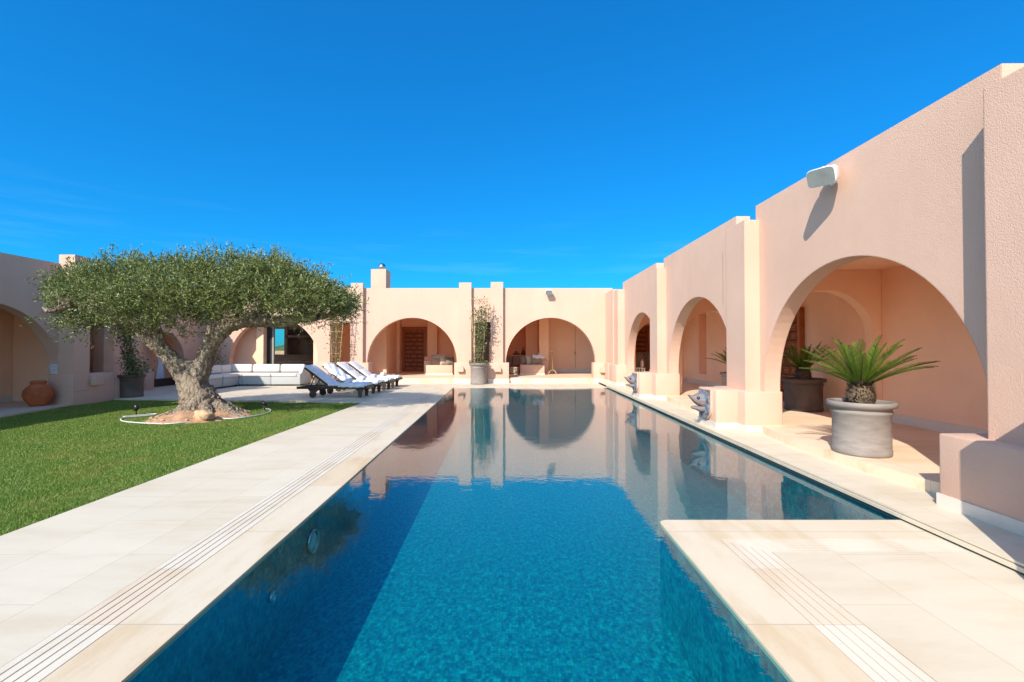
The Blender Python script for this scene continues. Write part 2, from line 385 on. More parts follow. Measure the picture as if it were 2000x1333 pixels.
# hill seen through the window
vs = []; fs = []; nx = 30; ny = 12
for j in range(ny):
    for i in range(nx):
        u, v = i / (nx - 1), j / (ny - 1)
        x = -160 + 110 * u + 0; y = 210 + 60 * v
        z = -27 + 31 * math.sin(math.pi * v) * max(0, math.sin(math.pi * min(1, u * 1.05))) ** .7 + random.uniform(-.6, .6)
        vs.append((x, y, z))
for j in range(ny - 1):
    for i in range(nx - 1): fs.append((j * nx + i, j * nx + i + 1, (j + 1) * nx + i + 1, (j + 1) * nx + i))
mb = MB(); mb.add(vs, fs, True); struct('hill', mb, M['scrub'])

# left pool path: slabs | grooved drain | coping
def strip(mb, o0, o1, y0, y1, z0, z1, edge=xl, sgn=-1):
    mb.prism([(edge(y0) + sgn * o0, y0), (edge(y1) + sgn * o0, y1), (edge(y1) + sgn * o1, y1), (edge(y0) + sgn * o1, y0)][::-1 if sgn > 0 else 1], z0, z1)
path = MB()
path.prism([(-3.8, PY0), (xl(PY0) - .585, PY0), (xl(PY1) - .585, PY1), (-3.8, PY1)], -.2, 0)
struct('pool_path', path, M['deck'])
g = MB()
gs = [.335, .385, .435, .485, .535, .585]
for i in range(5):
    o0, o1 = gs[i] + (.0 if i == 0 else .009), gs[i + 1]
    strip(g, o0, o1, PY0, PY1, -.2, -.001)
struct('drain_grille', g, M['groove'])
g = MB(); strip(g, .3, .6, PY0, PY1, -.3, -.022); struct('drain_channel', g, M['slot'])
c = MB()
strip(c, -.012, .335 - .008, PY0, PY1, -.035, 0)
struct('pool_coping', c, M['coping'])
# back deck, patio
p = MB(); p.prism([(-3.8, PY1 + .006), (xr(PY1), PY1 + .006), (xr(19), 19.0), (-3.8, 19.0)], -.2, -.002)
struct('back_deck', p, M['patio'])
p = MB(); p.prism([(-14.5, 13.3), (-10.9, 12.52), (-4.25, 11.84), (-3.806, 11.78), (-3.806, 19), (-14.5, 19)], -.2, -.003)
p.prism([(-14.5, -3), (-7.7, -3), (-10.53, 9.39), (-10.98, 11.4), (-10.96, 12.53), (-14.5, 13.28)], -.2, -.006)
struct('patio', p, M['patio'])
p = MB(); p.prism([(-11, -3), (-3.8, -3), (-3.8, 13), (-11.2, 13.2)], -.19, -.062); struct('lawn', p, M['lawn'])
# far pool coping strip is the deck edge; pool basin
bz = -.76
b = MB()
P = [(xl(PY0), PY0), (xr(PY0) - .01, PY0), (xr(PY1) - .01, PY1), (xl(PY1), PY1)]
b.add([(*P[0], bz), (*P[1], bz), (*P[2], bz), (*P[3], bz)], [(0, 1, 2, 3)])
for i in range(4):
    j = (i + 1) % 4; b.add([(*P[i], bz), (*P[j], bz), (*P[j], -.03), (*P[i], -.03)], [(0, 3, 2, 1)])
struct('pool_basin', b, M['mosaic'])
# peninsula
pen = MB(); PX, PYF = 1.185, 3.72
def corner(x, y, r, n=6): return [(x + r - r * math.cos(t), y - r + r * math.sin(t)) for t in [math.pi / 2 * i / n for i in range(n + 1)]]
def penpoly(o, r, yb=-2.6): return [(3.165, yb), (3.185, PYF - o)] + corner(PX + o, PYF - o, r)[::-1] + [(PX + o, yb)]
cp = MB(); outer = penpoly(0, .07)
# L coping as two pieces butted together
cp.prism([(PX, PYF - .60), (PX + .33, PYF - .60), (PX + .33, PYF - .37), (3.178, PYF - .37), (3.185, PYF)] + corner(PX, PYF, .07)[::-1], -.035, 0)
cp.prism([(PX, -2.6), (PX + .33, -2.6), (PX + .33, PYF - .603), (PX, PYF - .603)], -.035, 0)
struct('peninsula_coping', cp, M['coping'])
gp = MB()
for i in range(5):                                                    # L-shaped bars with narrow slots between them
    o0 = .337 + i * .052; o1 = o0 + .046; f0 = .377 + i * .04; f1 = f0 + .034
    gp.prism([(PX + o0, -2.6), (PX + o1, -2.6), (PX + o1, PYF - f1), (3.17, PYF - f1), (3.17, PYF - f0), (PX + o0, PYF - f0)], -.035, -.001)
struct('peninsula_grille', gp, M['groove'])
pd = MB(); pd.prism([(PX + .597, -2.6), (3.165, -2.6), (3.175, PYF - .575), (PX + .597, PYF - .575)], -.035, 0); struct('peninsula_deck', pd, M['deck'])
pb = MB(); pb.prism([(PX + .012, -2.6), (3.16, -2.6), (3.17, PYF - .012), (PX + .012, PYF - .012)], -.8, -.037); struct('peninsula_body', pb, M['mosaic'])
# right deck with its overflow edge
rd = MB(); rd.prism([(xr(PY0), PY0), (7.5, PY0), (7.5, 19), (xr(19), 19)], .053, D); struct('arcade_deck', rd, M['deck'])
rs = MB(); rs.prism([(xr(PY0) + .022, PY0), (7.4, PY0), (7.4, 19), (xr(PY1) + .022, PY1 + .3)], .0465, .0525); struct('shadow_gap', rs, M['slot'])
rl = MB(); rl.prism([(xr(PY0) - .012, PY0), (7.4, PY0), (7.4, 18.9), (xr(PY1) - .012, PY1 + .1)], .018, .046); struct('overflow_ledge', rl, M['deck'])
rt = MB(); rt.prism([(xr(PY0) + .004, PY0), (7.4, PY0), (7.4, PY1), (xr(PY1) + .004, PY1)], -.8, .0175); struct('overflow_wall', rt, M['darktile'])
wt = MB(); wt.add([(xl(PY0) - .0, PY0, -.014), (PX + .02, PY0, -.014), (PX + .02, PYF - .02, -.014), (xl(PYF), PYF - .02, -.014)], [(0, 1, 2, 3)])
wt.add([(xl(PYF), PYF - .02, -.014), (PX + .02, PYF - .02, -.014), (xr(PYF) + .01, PYF - .02, -.014), (xr(PY1) + .01, PY1, -.014), (xl(PY1), PY1, -.014)], [(0, 1, 2, 3, 4)])
struct('pool_water', wt, M['water'])

# ------------------------------------------------------------ right wing
def plinth(par, x0, x1, y0, y1, zt, z0=0, front=None, zbase=None):
    m = MB(); m.rbox(x0, x1, y0, y1, z0, zt, .014)
    if front: m.rbox(*front, z0, zt, .014)
    o = m.build('plinth', M['wall'], par)
    s = MB(); e = .012; zb = (zbase if zbase else z0 + .17)
    s.box(x0 - e, x1 + e, y0 - e, y1 + e, z0 - .02, zb)
    if front: s.box(front[0] - e, front[1] - e * 1.5, front[2] - e, front[3] + e, z0 - .02, zb)
    s.build('skirting', M['base'], o); return o
RW = thing('house_wing', 'peach rendered arcade along the right side of the pool with three round arches', 'house wing', (4, 9, 0))
archR = [(5.52, 1.71, .77), (9.92, 1.71, .78), (14.13, 1.7, .78)]
out = [(-3, 0)]
for c_, r_, s_ in [(1.1, 1.71, .77)] + archR: out += [(c_ - r_, 0)] + arch(c_, r_, s_)[::-1] + [(c_ + r_, 0)]
out += [(YB + .2, 0), (YB + .2, 3.74), (16.4, 3.74), (16.4, 3.46), (16.12, 3.46), (16.12, 3.46), (12.62, 3.46)]
out = out[:-6] + [(YB + .2, 3.46), (16.42, 3.46), (16.42, 3.74), (12.6, 3.74), (12.6, 3.46), (11.98, 3.46), (11.98, 3.74), (8.1, 3.74), (8.1, 3.46), (7.45, 3.46), (7.45, 3.72), (3.69, 3.72), (3.69, 3.46), (3.05, 3.46), (3.05, 3.72), (-3, 3.72)]
m = MB(); wall(m, out, [], 'x', 4.0, 4.25); finish(m.build('arcade_wall', M['wall'], RW))
for yy, za, zb_ in ((8.62, 2.2, 3.2),): MB().box(3.9975, 4.0, yy, yy + .008, za, zb_).build('joint', M['slot'], RW)
for y0, y1 in ((3.0, 3.61), (7.35, 7.99), (11.8, 12.42), (16.17, 16.8)):
    MB().box(3.76, 4.12, y0, y1, .3, 3.465).build('pier', M['wall'], RW)
plinth(RW, 3.61, 4.27, 2.6, 3.87, .675, .0, (3.32, 3.62, 2.0, 2.6))
plinth(RW, 3.68, 4.27, 7.2, 8.32, .70, .0, (3.33, 3.69, 7.45, 8.15))
plinth(RW, 3.66, 4.27, 11.6, 12.72, .73, .0, (3.34, 3.67, 11.95, 12.6))
plinth(RW, 3.64, 4.27, 15.9, 17.1, .78, .0)
m = MB(); m.prism([(3.42, -.6), (3.62, -.6), (4.0, 1.9), (4.0, 2.62), (3.0, 2.62), (3.0, -.6)], .0, 1.48); m.build('stub_wall', M['wall'], RW)
fl = MB(); poly = [(6.4, -3), (6.4, 21.9), (4.26, 21.9)]
fl.box(4.02, 6.4, -2.9, 22.2, .0, FZ)
for c_, r_, s_ in [(1.1, 1.71, .77)] + archR:
    fl.prism([(4.015, c_ - r_ - .1)] + [(4.015 - .27 * math.sin(math.pi * i / 16) ** .5 * 1.0, c_ - r_ - .1 + (2 * r_ + .2) * i / 16) for i in range(1, 16)] + [(4.015, c_ + r_ + .1)], .0, FZ - .001)
fl.build('loggia_floor', M['floor'], RW)
XI = 6.19
m = MB(); wall(m, [(-3, FZ), (20.2, FZ), (20.2, 2.95), (-3, 2.95)], [[(14.52, .55), (15.1, .55), (15.1, 2.5), (14.52, 2.5)]], 'x', XI, XI + .25); finish(m.build('inner_wall', M['inner'], RW))
m = MB(); m.box(XI + .26, XI + .5, 14.3, 15.3, .3, 2.8); m.build('niche_back', M['inner'], RW)
for yy in (7.62, 12.0, 16.45):
    m = MB(); wall(m, [(4.26, FZ)] + [(5.27 - .8, FZ)] + arch(5.27, .8, 1.56, 28)[::-1] + [(5.27 + .8, FZ), (XI - .002, FZ), (XI - .002, 2.7), (4.26, 2.7)], [], 'y', yy, yy + .22)
    finish(m.build('cross_wall', M['inner'], RW))
m = MB(); m.box(4.26, XI + .4, 19.9, 20.1, FZ, 2.95); m.build('end_wall', M['inner'], RW)
m = MB(); m.box(XI - .013, XI - .001, -2.9, 19.8, FZ, FZ + .15); m.build('skirting', M['base'], RW)
m = MB(); m.box(4.25, XI + .26, -3, 20.1, 2.70, 2.96); m.build('roof', M['inner'], RW)

def carved_door(par, w, h, M4, handle=True, dense=False):
    o = MB(); o.box(-.09, 0, -.06, .05, 0, h + .09, M4); o.box(w, w + .09, -.06, .05, 0, h + .09, M4); o.box(0, w, -.06, .05, h, h + .09, M4)
    fr = o.build('door_frame', M['door'], par)
    MB().box(.004, w - .004, -.01, .04, .01, h - .004, M4).build('door_back', M['doorshade'], par); d = MB()
    d.box(.004, .05, -.03, -.0105, .01, h - .004, M4); d.box(w - .05, w - .004, -.03, -.0105, .01, h - .004, M4); d.box(.051, w - .051, -.03, -.0105, .01, .07, M4); d.box(.051, w - .051, -.03, -.0105, h - .07, h - .004, M4)
    rows = 10; rh = (h - .1) / rows
    for r_ in range(rows):
        n = 2 if r_ % 2 == 0 else 3
        for k in range(n):
            x0 = .05 + k * (w - .1) / n + .02; x1 = .05 + (k + 1) * (w - .1) / n - .02; z0 = .06 + r_ * rh + .03; z1 = z0 + rh - .06
            d.box(x0, x1, -.028, -.011, z0, z0 + .02, M4); d.box(x0, x1, -.028, -.011, z1 - .02, z1, M4)
            d.box(x0, x0 + .02, -.028, -.011, z0 + .021, z1 - .021, M4); d.box(x1 - .02, x1, -.028, -.011, z0 + .021, z1 - .021, M4)
            d.box(x0 + .04, x1 - .04, -.024, -.011, z0 + .035, z1 - .035, M4)
    dd = d.build('door', M['door'], par)
    if handle: MB().lathe([(0, 0), (.02, 0), (.025, .03), (0, .04)], n=12, M=M4 @ Matrix.Translation((w - .1, -.03, h * .48)) @ Matrix.Rotation(R(90), 4, 'X')).build('handle', M['grout'], dd)
carved_door(RW, .92, 2.1, Matrix.Translation((4.98, 19.84, FZ)))
carved_door(RW, .9, 1.98, Matrix.Translation((XI - .05, 10.62, FZ)) @ Matrix.Rotation(R(-90), 4, 'Z'))

# ------------------------------------------------------------ back wing
BW = thing('house_wing', 'sunlit peach wing across the far end of the pool with arches and paired piers', 'house wing', (-3, 18.1, 0))
out = [(-12.6, 0)]; holes = []
for c_, r_, s_ in ((-9.45, 1.78, .80), (-3.97, 1.78, .80), (1.54, 1.78, .80)):
    out += [(c_ - r_, 0)] + arch(c_, r_, s_)[::-1] + [(c_ + r_, 0)]
out += [(4.0, 0), (4.0, 3.76), (-12.6, 3.76)]
holes = [[(-1.47, .62), (-.85, .62), (-.85, 2.41), (-1.47, 2.41)], [(-7.13, .82), (-6.43, .82), (-6.43, 2.38), (-7.13, 2.38)]]
m = MB(); wall(m, out, holes, 'y', YB, YB + .25); finish(m.build('arcade_wall', M['wall'], BW))
for x0, x1, t in ((-2.09, -1.60, 3.96), (-.84, -.35, 3.98), (-6.36, -5.88, 3.94), (-7.66, -7.17, 3.92)):
    MB().box(x0, x1, YB - .155, YB - .001, .3, t).build('pier', M['wall'], BW)
for x0, x1, zt in ((-2.26, -1.45, .80), (-.97, -.12, .80), (-1.45, -.97, .64), (-6.62, -5.62, .80), (-7.7, -7.0, .80), (-7.0, -6.62, .62)):
    plinth(BW, x0, x1, YB - .26, YB + .27, zt)
plinth(BW, 3.2, 3.98, YB - .26, YB + .27, .8); plinth(BW, 3.62, 4.0, 17.1, YB - .27, .8)
MB().box(3.72, 3.999, 16.8, YB - .001, .3, 3.55).build('pier', M['wall'], BW)
f = MB()
for x0, x1 in ((-5.62, -2.26), (-.12, 3.2)):
    n = 16
    f.prism([(x0 + (x1 - x0) * i / n, YB - .10 - .28 * math.sin(math.pi * i / n) ** .5) for i in range(n + 1)] + [(x1, YB + .3), (x0, YB + .3)], -.02, .2)
f.box(-7.9, 4.0, YB + .3, 23.6, -.02, .2)
f.build('loggia_floor', M['floor'], BW)
m = MB()
m.box(1.75, 4.3, 22.2, 22.4, .2, 2.95); m.box(-.6, 1.4, 23.2, 23.4, .2, 2.95); m.box(1.25, 1.68, 20.9, 22.6, .2, 2.95); m.box(.66, 1.24, 22.0, 23.2, .2, 2.95)
m.box(-.9, -.6, 19.4, 23.4, .2, 2.95)
m.box(-8.0, -5.62, 20.4, 22.6, .2, 2.95); m.box(-5.61, -5.45, 22.1, 22.6, .2, 2.95); m.box(-5.6, -4.0, 22.6, 22.8, .2, 2.95); m.box(-4.15, -2.0, 22.3, 22.59, .2, 2.95)
m.box(-2.6, -2.3, 20.5, 22.29, .2, 2.95)
m.box(-8.0, -7.75, YB + .26, 20.39, .2, 2.95);
m.build('inner_wall', M['inner'], BW)
m = MB(); m.prism([(-4.05, 22.29), (-4.05, 21.9), (-3.6, 21.9), (-3.6, 22.29)], .78, 2.95); m.prism([(-4.2, 22.28), (-4.2, 21.85), (-3.5, 21.85), (-3.5, 22.28)], .2, .95)
m.build('column', M['inner'], BW)
m = MB(); m.box(-13.2, 4.25, YB + .25, 23.6, 2.95, 3.2); m.build('roof', M['inner'], BW)
m = MB(); m.box(1.76, 4.2, 22.19, 22.199, .2, .36); m.build('skirting', M['base'], BW)
m = MB(); m.box(3.08, 3.095, 22.185, 22.199, .36, 2.6); m.box(3.04, 3.07, 22.14, 22.19, 1.05, 1.2); m.build('closet_door', M['greywall'], BW)
carved_door(BW, 1.04, 2.12, Matrix.Translation((-5.37, 22.57, .2)))
m = MB(); m.box(-2.1, -.62, 19.0, 19.4, .2, 2.7); m.build('dim_interior_block', M['kwood'], BW)  # added dark block, stands in for the dim interior behind the opening
# built-in benches
for x0, x1, y0, y1, zt in ((.36, 1.42, 19.9, 20.9, .64), (1.1, 1.62, 20.65, 20.89, .84), (-3.76, -2.6, 19.9, 20.9, .62), (-3.98, -3.42, 20.6, 20.89, .80)):
    m = MB(); m.rbox(x0, x1, y0, y1 if zt < .7 else y1 + .3, .18, zt, .012); o = m.build('bench', M['wall'], BW)
    MB().box(x0 - .01, x1 + .01, y0 - .01, y1 + .02, .2, .27).build('skirting', M['base'], o)
m = MB(); m.rbox(-.58, .64, 22.2, 23.19, .2, 1.02, .012); m.build('ledge', M['inner'], BW)
# chimney with a spinning steel cowl
m = MB(); m.box(-5.80, -5.18, 18.7, 19.4, 3.2, 4.62); ch = m.build('chimney', M['wall'], BW)
m = MB(); m.lathe([(.08, 0), (.085, .05), (.13, .09), (.155, .18), (.13, .27), (.07, .32), (0, .335)], -5.46, 19.1, 24)
m.v = [(x, y, z + 4.6) for x, y, z in m.v]
m.build('cowl', M['steel'], ch)
# room behind the left arch: window frame, kitchen wall
m = MB(); m.box(-11.6, -10.42, 18.75, 18.95, 0, 2.95); m.box(-10.41, -10.12, 18.55, 18.95, 0, 2.95); m.build('side_wall', M['inner'], BW)
m = MB(); m.box(-10.11, -9.9, 18.8, 18.9, 0, 2.6); m.box(-10.11, -7.76, 18.8, 18.9, 2.601, 2.7); m.box(-8.0, -7.76, 18.8, 18.9, 0, 2.6); wf = m.build('window_frame', M['black'], BW)
MB().box(-9.89, -9.82, 18.78, 18.88, 0, 2.6).build('frame_edge', M['greywall'], wf)
MB().box(-9.82, -8.0, 18.84, 18.85, .02, 2.6).build('pane', M['glass'], wf)
m = MB(); wall(m, [(-14, -.02), (-7.7, -.02), (-7.7, 2.95), (-14, 2.95)], [[(-12.6, .62), (-11.45, .62), (-11.45, 2.35), (-12.6, 2.35)]], 'y', 23.3, 23.5); finish(m.build('kitchen_wall', M['kwood'], BW))
m = MB(); m.box(-12.7, -7.8, 22.4, 23.29, 0, .98); m.box(-12.7, -7.8, 22.35, 23.29, .985, 1.04); ct = m.build('counter', M['kwood'], BW)
MB().box(-10.2, -8.6, 22.31, 22.345, .55, .57).build('handle', M['steel'], ct)
m = MB(); m.box(-11.3, -7.8, 22.7, 23.29, 1.9, 2.0); m.box(-11.35, -11.2, 22.7, 23.29, 1.05, 2.7); m.box(-11.19, -7.8, 22.75, 23.29, 2.3, 2.75); m.build('shelf', M['kwood'], BW)
m = MB(); m.box(-7.75, -7.6, 18.9, 23.3, 0, 2.95); m.box(-14, -7.76, YB + .8, 23.29, -.05, .0); m.build('kitchen_floor', M['floor'], BW)

# ------------------------------------------------------------ left wing
LW = thing('house_wing', 'shaded peach wing left of the lawn with arches and a raised pier', 'house wing', (-11.3, 9, 0))
out = [(-3, -.06)]
for c_, r_, s_ in ((5.2, 1.72, .68), (9.72, 1.72, .68)): out += [(c_ - r_, -.06)] + arch(c_, r_, s_)[::-1] + [(c_ + r_, -.06)]
out += [(12.95, -.06), (12.95, 3.5), (-3, 3.5)]
m = MB(); wall(m, out, [[(11.95, .73), (12.62, .73), (12.62, 2.35), (11.95, 2.35)]], 'x', -11.6, -11.3); finish(m.build('arcade_wall', M['wall'], LW))
MB().box(-11.32, -10.92, 11.36, 11.79, .3, 3.72).build('pier', M['wall'], LW)
MB().box(-11.32, -10.92, 6.95, 7.5, .3, 3.72).build('pier', M['wall'], LW)
MB().rbox(-11.55, -10.93, 11.35, 12.55, -.12, .73, .014).build('plinth', M['wall'], LW)
m = MB(); m.rbox(-11.4, -10.95, 12.56, 12.99, -.1, .52, .012); m.build('plinth', M['wall'], LW)
m = MB(); wall(m, [(12.96, -.06), (15.05, -.06), (15.05, .92)] + arch(16.1, 1.05, .92, 28)[::-1] + [(17.15, .92), (17.15, -.06), (YB, -.06), (YB, 3.5), (12.96, 3.5)], [], 'x', -12.6, -12.33); finish(m.build('corner_wall', M['wall'], LW))
MB().box(-12.32, -11.31, 12.7, 12.949, -.06, 3.5).build('return_wall', M['wall'], LW)
m = MB(); m.box(-13.3, -13.1, -3, 18.2, -.06, 2.9); m.box(-13.09, -11.61, 11.95, 12.1, -.06, 2.75); m.build('inner_wall', M['inner'], LW)
m = MB(); m.box(-13.3, -11.6, -3, 12.69, 2.76, 2.96); m.box(-14.4, -12.61, 12.7, 18.3, 2.8, 3.0); m.build('roof', M['inner'], LW)
MB().rbox(-12.32, -11.92, 14.85, 15.2, -.05, .68, .012).build('plinth', M['wall'], LW)
m = MB(); m.box(-13.09, -13.07, -3, 11.94, -.006, .15); m.build('skirting', M['base'], LW)
m = MB(); m.box(-12.66, -12.62, 15.0, 17.2, .0, .28); wf = m.build('window_frame', M['black'], LW)
# curtain gathered with a tie
v = []; fcs = []; n = 40; rows = 14
for r_ in range(rows):
    t = r_ / (rows - 1); wd = .22 + .55 * (abs(t - .42) ** 1.2)
    for i in range(n):
        q = i / (n - 1); v.append((-12.78 + .035 * math.sin(q * 34 + t * 2), 16.55 + (q - .5) * wd - .25 * max(0, t - .42), .1 + 1.95 * t))
for r_ in range(rows - 1):
    for i in range(n - 1): fcs.append((r_ * n + i, r_ * n + i + 1, (r_ + 1) * n + i + 1, (r_ + 1) * n + i))
MB().add(v, fcs, True).build('curtain', M['cushion'], LW)

# ------------------------------------------------------------ wall lights and speakers
def wall_light(loc, rz, label):
    t = thing('wall_light', label, 'wall light', loc, 'hooded plaster wall lights on the plinths', 0)
    p = [(-.12, 0), (-.12, .13)] + [(-.12 * math.cos(a), .13 + .10 * math.sin(a)) for a in [math.pi * i / 12 for i in range(1, 12)]] + [(.12, .13), (.12, 0)]
    inn = [(.095, 0), (.095, .125)] + [(.095 * math.cos(a), .125 + .078 * math.sin(a)) for a in [math.pi * i / 12 for i in range(1, 12)]] + [(-.095, .125), (-.095, 0)]
    Mx = Matrix.Translation(loc) @ Matrix.Rotation(rz, 4, 'Z') @ Matrix.Rotation(R(90), 4, 'X')
    m = MB(); m.prism(p + inn, .0, .115, Mx); m.prism(p, .1155, .13, Mx); m.build('hood', M['wall'], t)
    MB().lathe([(0, 0), (.03, .0), (.035, .06), (0, .07)], n=12, M=Mx @ Matrix.Translation((0, .07, .05)) @ Matrix.Rotation(R(-90), 4, 'X')).build('bulb', M['white'], t)
    return t
wall_light((-2.0, YB - .26, .45), 0, 'hooded wall light on the plinth left of the potted climber at the far end')
wall_light((-.55, YB - .26, .45), 0, 'hooded wall light on the plinth right of the potted climber at the far end')
wall_light((3.55, YB - .26, .42), 0, 'hooded wall light in the far right corner beside the arch')
wall_light((-10.93, 11.95, .42), R(90), 'round-topped wall light on the left plinth at the lawn edge')

def speaker(name, label, at, d, size):
    t = thing('outdoor_speaker', label, 'speaker', at, 'white outdoor speakers high on the walls')
    q = Vector(d).normalized().to_track_quat('Z', 'Y').to_matrix().to_4x4()
    c = Vector(at) + Vector(d).normalized() * size * .55
    Mx = Matrix.Translation(c) @ q
    w, h = size * .5, size * .36
    m = MB(); n = 28; secs = [(-.42, .55), (-.38, .72), (-.1, .92), (.3, 1), (.42, 1), (.45, .95)]
    vs = []; fs = []
    for z, k in secs:
        for i in range(n):
            a = 2 * math.pi * i / n; cx = abs(math.cos(a)) ** .4 * math.copysign(1, math.cos(a)); sy = abs(math.sin(a)) ** .4 * math.copysign(1, math.sin(a))
            vs.append(tuple(Mx @ Vector((cx * w * k, sy * h * k, z * size))))
    for j in range(len(secs) - 1):
        for i in range(n): fs.append((j * n + i, j * n + (i + 1) % n, (j + 1) * n + (i + 1) % n, (j + 1) * n + i))
    fs.append(tuple(range(n))[::-1])
    m.add(vs, fs, True); m.build('housing', M['white'], t)
    gv = [tuple(Mx @ Vector((abs(math.cos(a)) ** .4 * math.copysign(1, math.cos(a)) * w * .96, abs(math.sin(a)) ** .4 * math.copysign(1, math.sin(a)) * h * .96, .452 * size))) for a in [2 * math.pi * i / n for i in range(n)]]
    MB().add(gv, [tuple(range(n))]).build('grille', M['grille'], t)
    return t, Mx
t, Mx = speaker('a', 'large white speaker on the right wall above the nearest arch', (3.93, 5.62, 3.56), (-.80, -.62, -.42), .30)
m = MB(); m.tube([(4.0, 5.62, 3.52), (3.9, 5.6, 3.52), (3.86, 5.52, 3.5)], .018, 8); m.rbox(3.985, 4.0, 5.56, 5.68, 3.42, 3.62, .004); m.rbox(3.84, 3.93, 5.60, 5.63, 3.44, 3.64, .01); m.build('bracket', M['white'], t)
t, Mx = speaker('b', 'small white speaker high on the far wall above the right arch', (1.44, YB - .05, 3.62), (0, -1, -.3), .26)
m = MB(); m.rbox(1.4, 1.48, YB - .08, YB - .001, 3.55, 3.68, .004); m.build('bracket', M['white'], t)

# ------------------------------------------------------------ fish head spouts
def spout(x, y, z, label):
    t = thing('fish_spout', label, 'fountain spout', (x, y, z), 'fish head water spouts over the pool')
    pl = [(-.2, .22), (.2, .22), (.2, -.06)] + [(.2 * math.cos(a), -.06 - .2 * math.sin(a)) for a in [math.pi * i / 14 for i in range(1, 14)]] + [(-.2, -.06)]
    Mx = Matrix.Translation((x, y, z)) @ Matrix.Rotation(R(-90), 4, 'Z') @ Matrix.Rotation(R(90), 4, 'X')
    m = MB(); m.prism([(p[0] * 1.12, p[1] * 1.08) for p in pl], -.01, .035, Mx); m.build('mount', M['wall'], t)
    m = MB(); m.prism(pl, .0355, .06, Mx)
    for k in range(9): m.box(-.18 + k * .042, -.155 + k * .042, .08, .205, .0605, .068, Mx)
    m.build('back_plate', M['patina'], t)
    # head: loft towards the pool, curling upwards, mouth open
    def loft(secs, n=14):
        vs = []; fs = []
        for (dx, dz, rw, rh) in secs:
            for i in range(n):
                a = 2 * math.pi * i / n; r = 1 + .10 * math.cos(5 * a)
                vs.append((x - .06 - dx * .95, y + math.cos(a) * rw * r * .62, z + dz + math.sin(a) * rh * r * .85))
        for j in range(len(secs) - 1):
            for i in range(n): fs.append((j * n + i, j * n + (i + 1) % n, (j + 1) * n + (i + 1) % n, (j + 1) * n + i))
        fs.append(tuple(range((len(secs) - 1) * n, len(secs) * n)))
        return vs, fs
    m = MB(); m.add(*loft([(0, .03, .15, .15), (.06, .045, .14, .13), (.12, .05, .11, .10), (.17, .06, .085, .07), (.21, .08, .075, .045), (.25, .11, .08, .025), (.27, .125, .07, .01)]), True)
    m.add(*loft([(0, -.10, .11, .07), (.07, -.11, .10, .055), (.14, -.09, .08, .04), (.2, -.085, .065, .028), (.225, -.075, .04, .012)]), True)
    for k in range(5): m.box(x - .1 - k * .03, x - .085 - k * .03, y - .006, y + .006, z + .14 - k * .012, z + .20 - k * .014)
    hd = m.build('head', M['copper'], t)
    for s_ in (-1, 1): MB().lathe([(0, -.03), (.026, -.015), (.03, 0), (.026, .015), (0, .03)], n=12, M=Matrix.Translation((x - .17, y + s_ * .06, z + .085))).build('eye', M['darktile'], hd)
    return t
spout(3.33, 7.80, .46, 'bronze fish head spout on the nearer plinth beside the pool')
spout(3.34, 12.28, .48, 'bronze fish head spout on the farther plinth beside the pool')

# ------------------------------------------------------------ pots and plants
M['claydark'] = simple('dark_brown_clay', (.105, .072, .055), .75, var=.3, scale=5)
def pot(loc, r, h, label, mat='clay', name='plant_pot'):
    t = thing(name, label, 'plant pot', loc, 'round grey clay planters')
    x, y, z = loc
    pr = [(0, .0), (r * .93, .0), (r * .95, .02), (r * .955, h * .1), (r * .93, h * .12), (r * .93, h * .76), (r * .97, h * .78), (r * .97, h * .82), (r * .94, h * .84),
          (r * .96, h * .88), (r * 1.08, h * .9), (r * 1.12, h * .95), (r * 1.1, h), (r * .98, h * 1.0), (r * .95, h * .97), (r * .93, h * .85)]
    m = MB(); m.lathe([(a, b + z) for a, b in pr], x, y, 56); m.build('planter', M[mat], t)
    m = MB(); m.lathe([(0, z + h * .93), (r * .5, z + h * .92), (r * .95, z + h * .9)], x, y, 24); m.build('soil', M['soilm'], t)
    return t
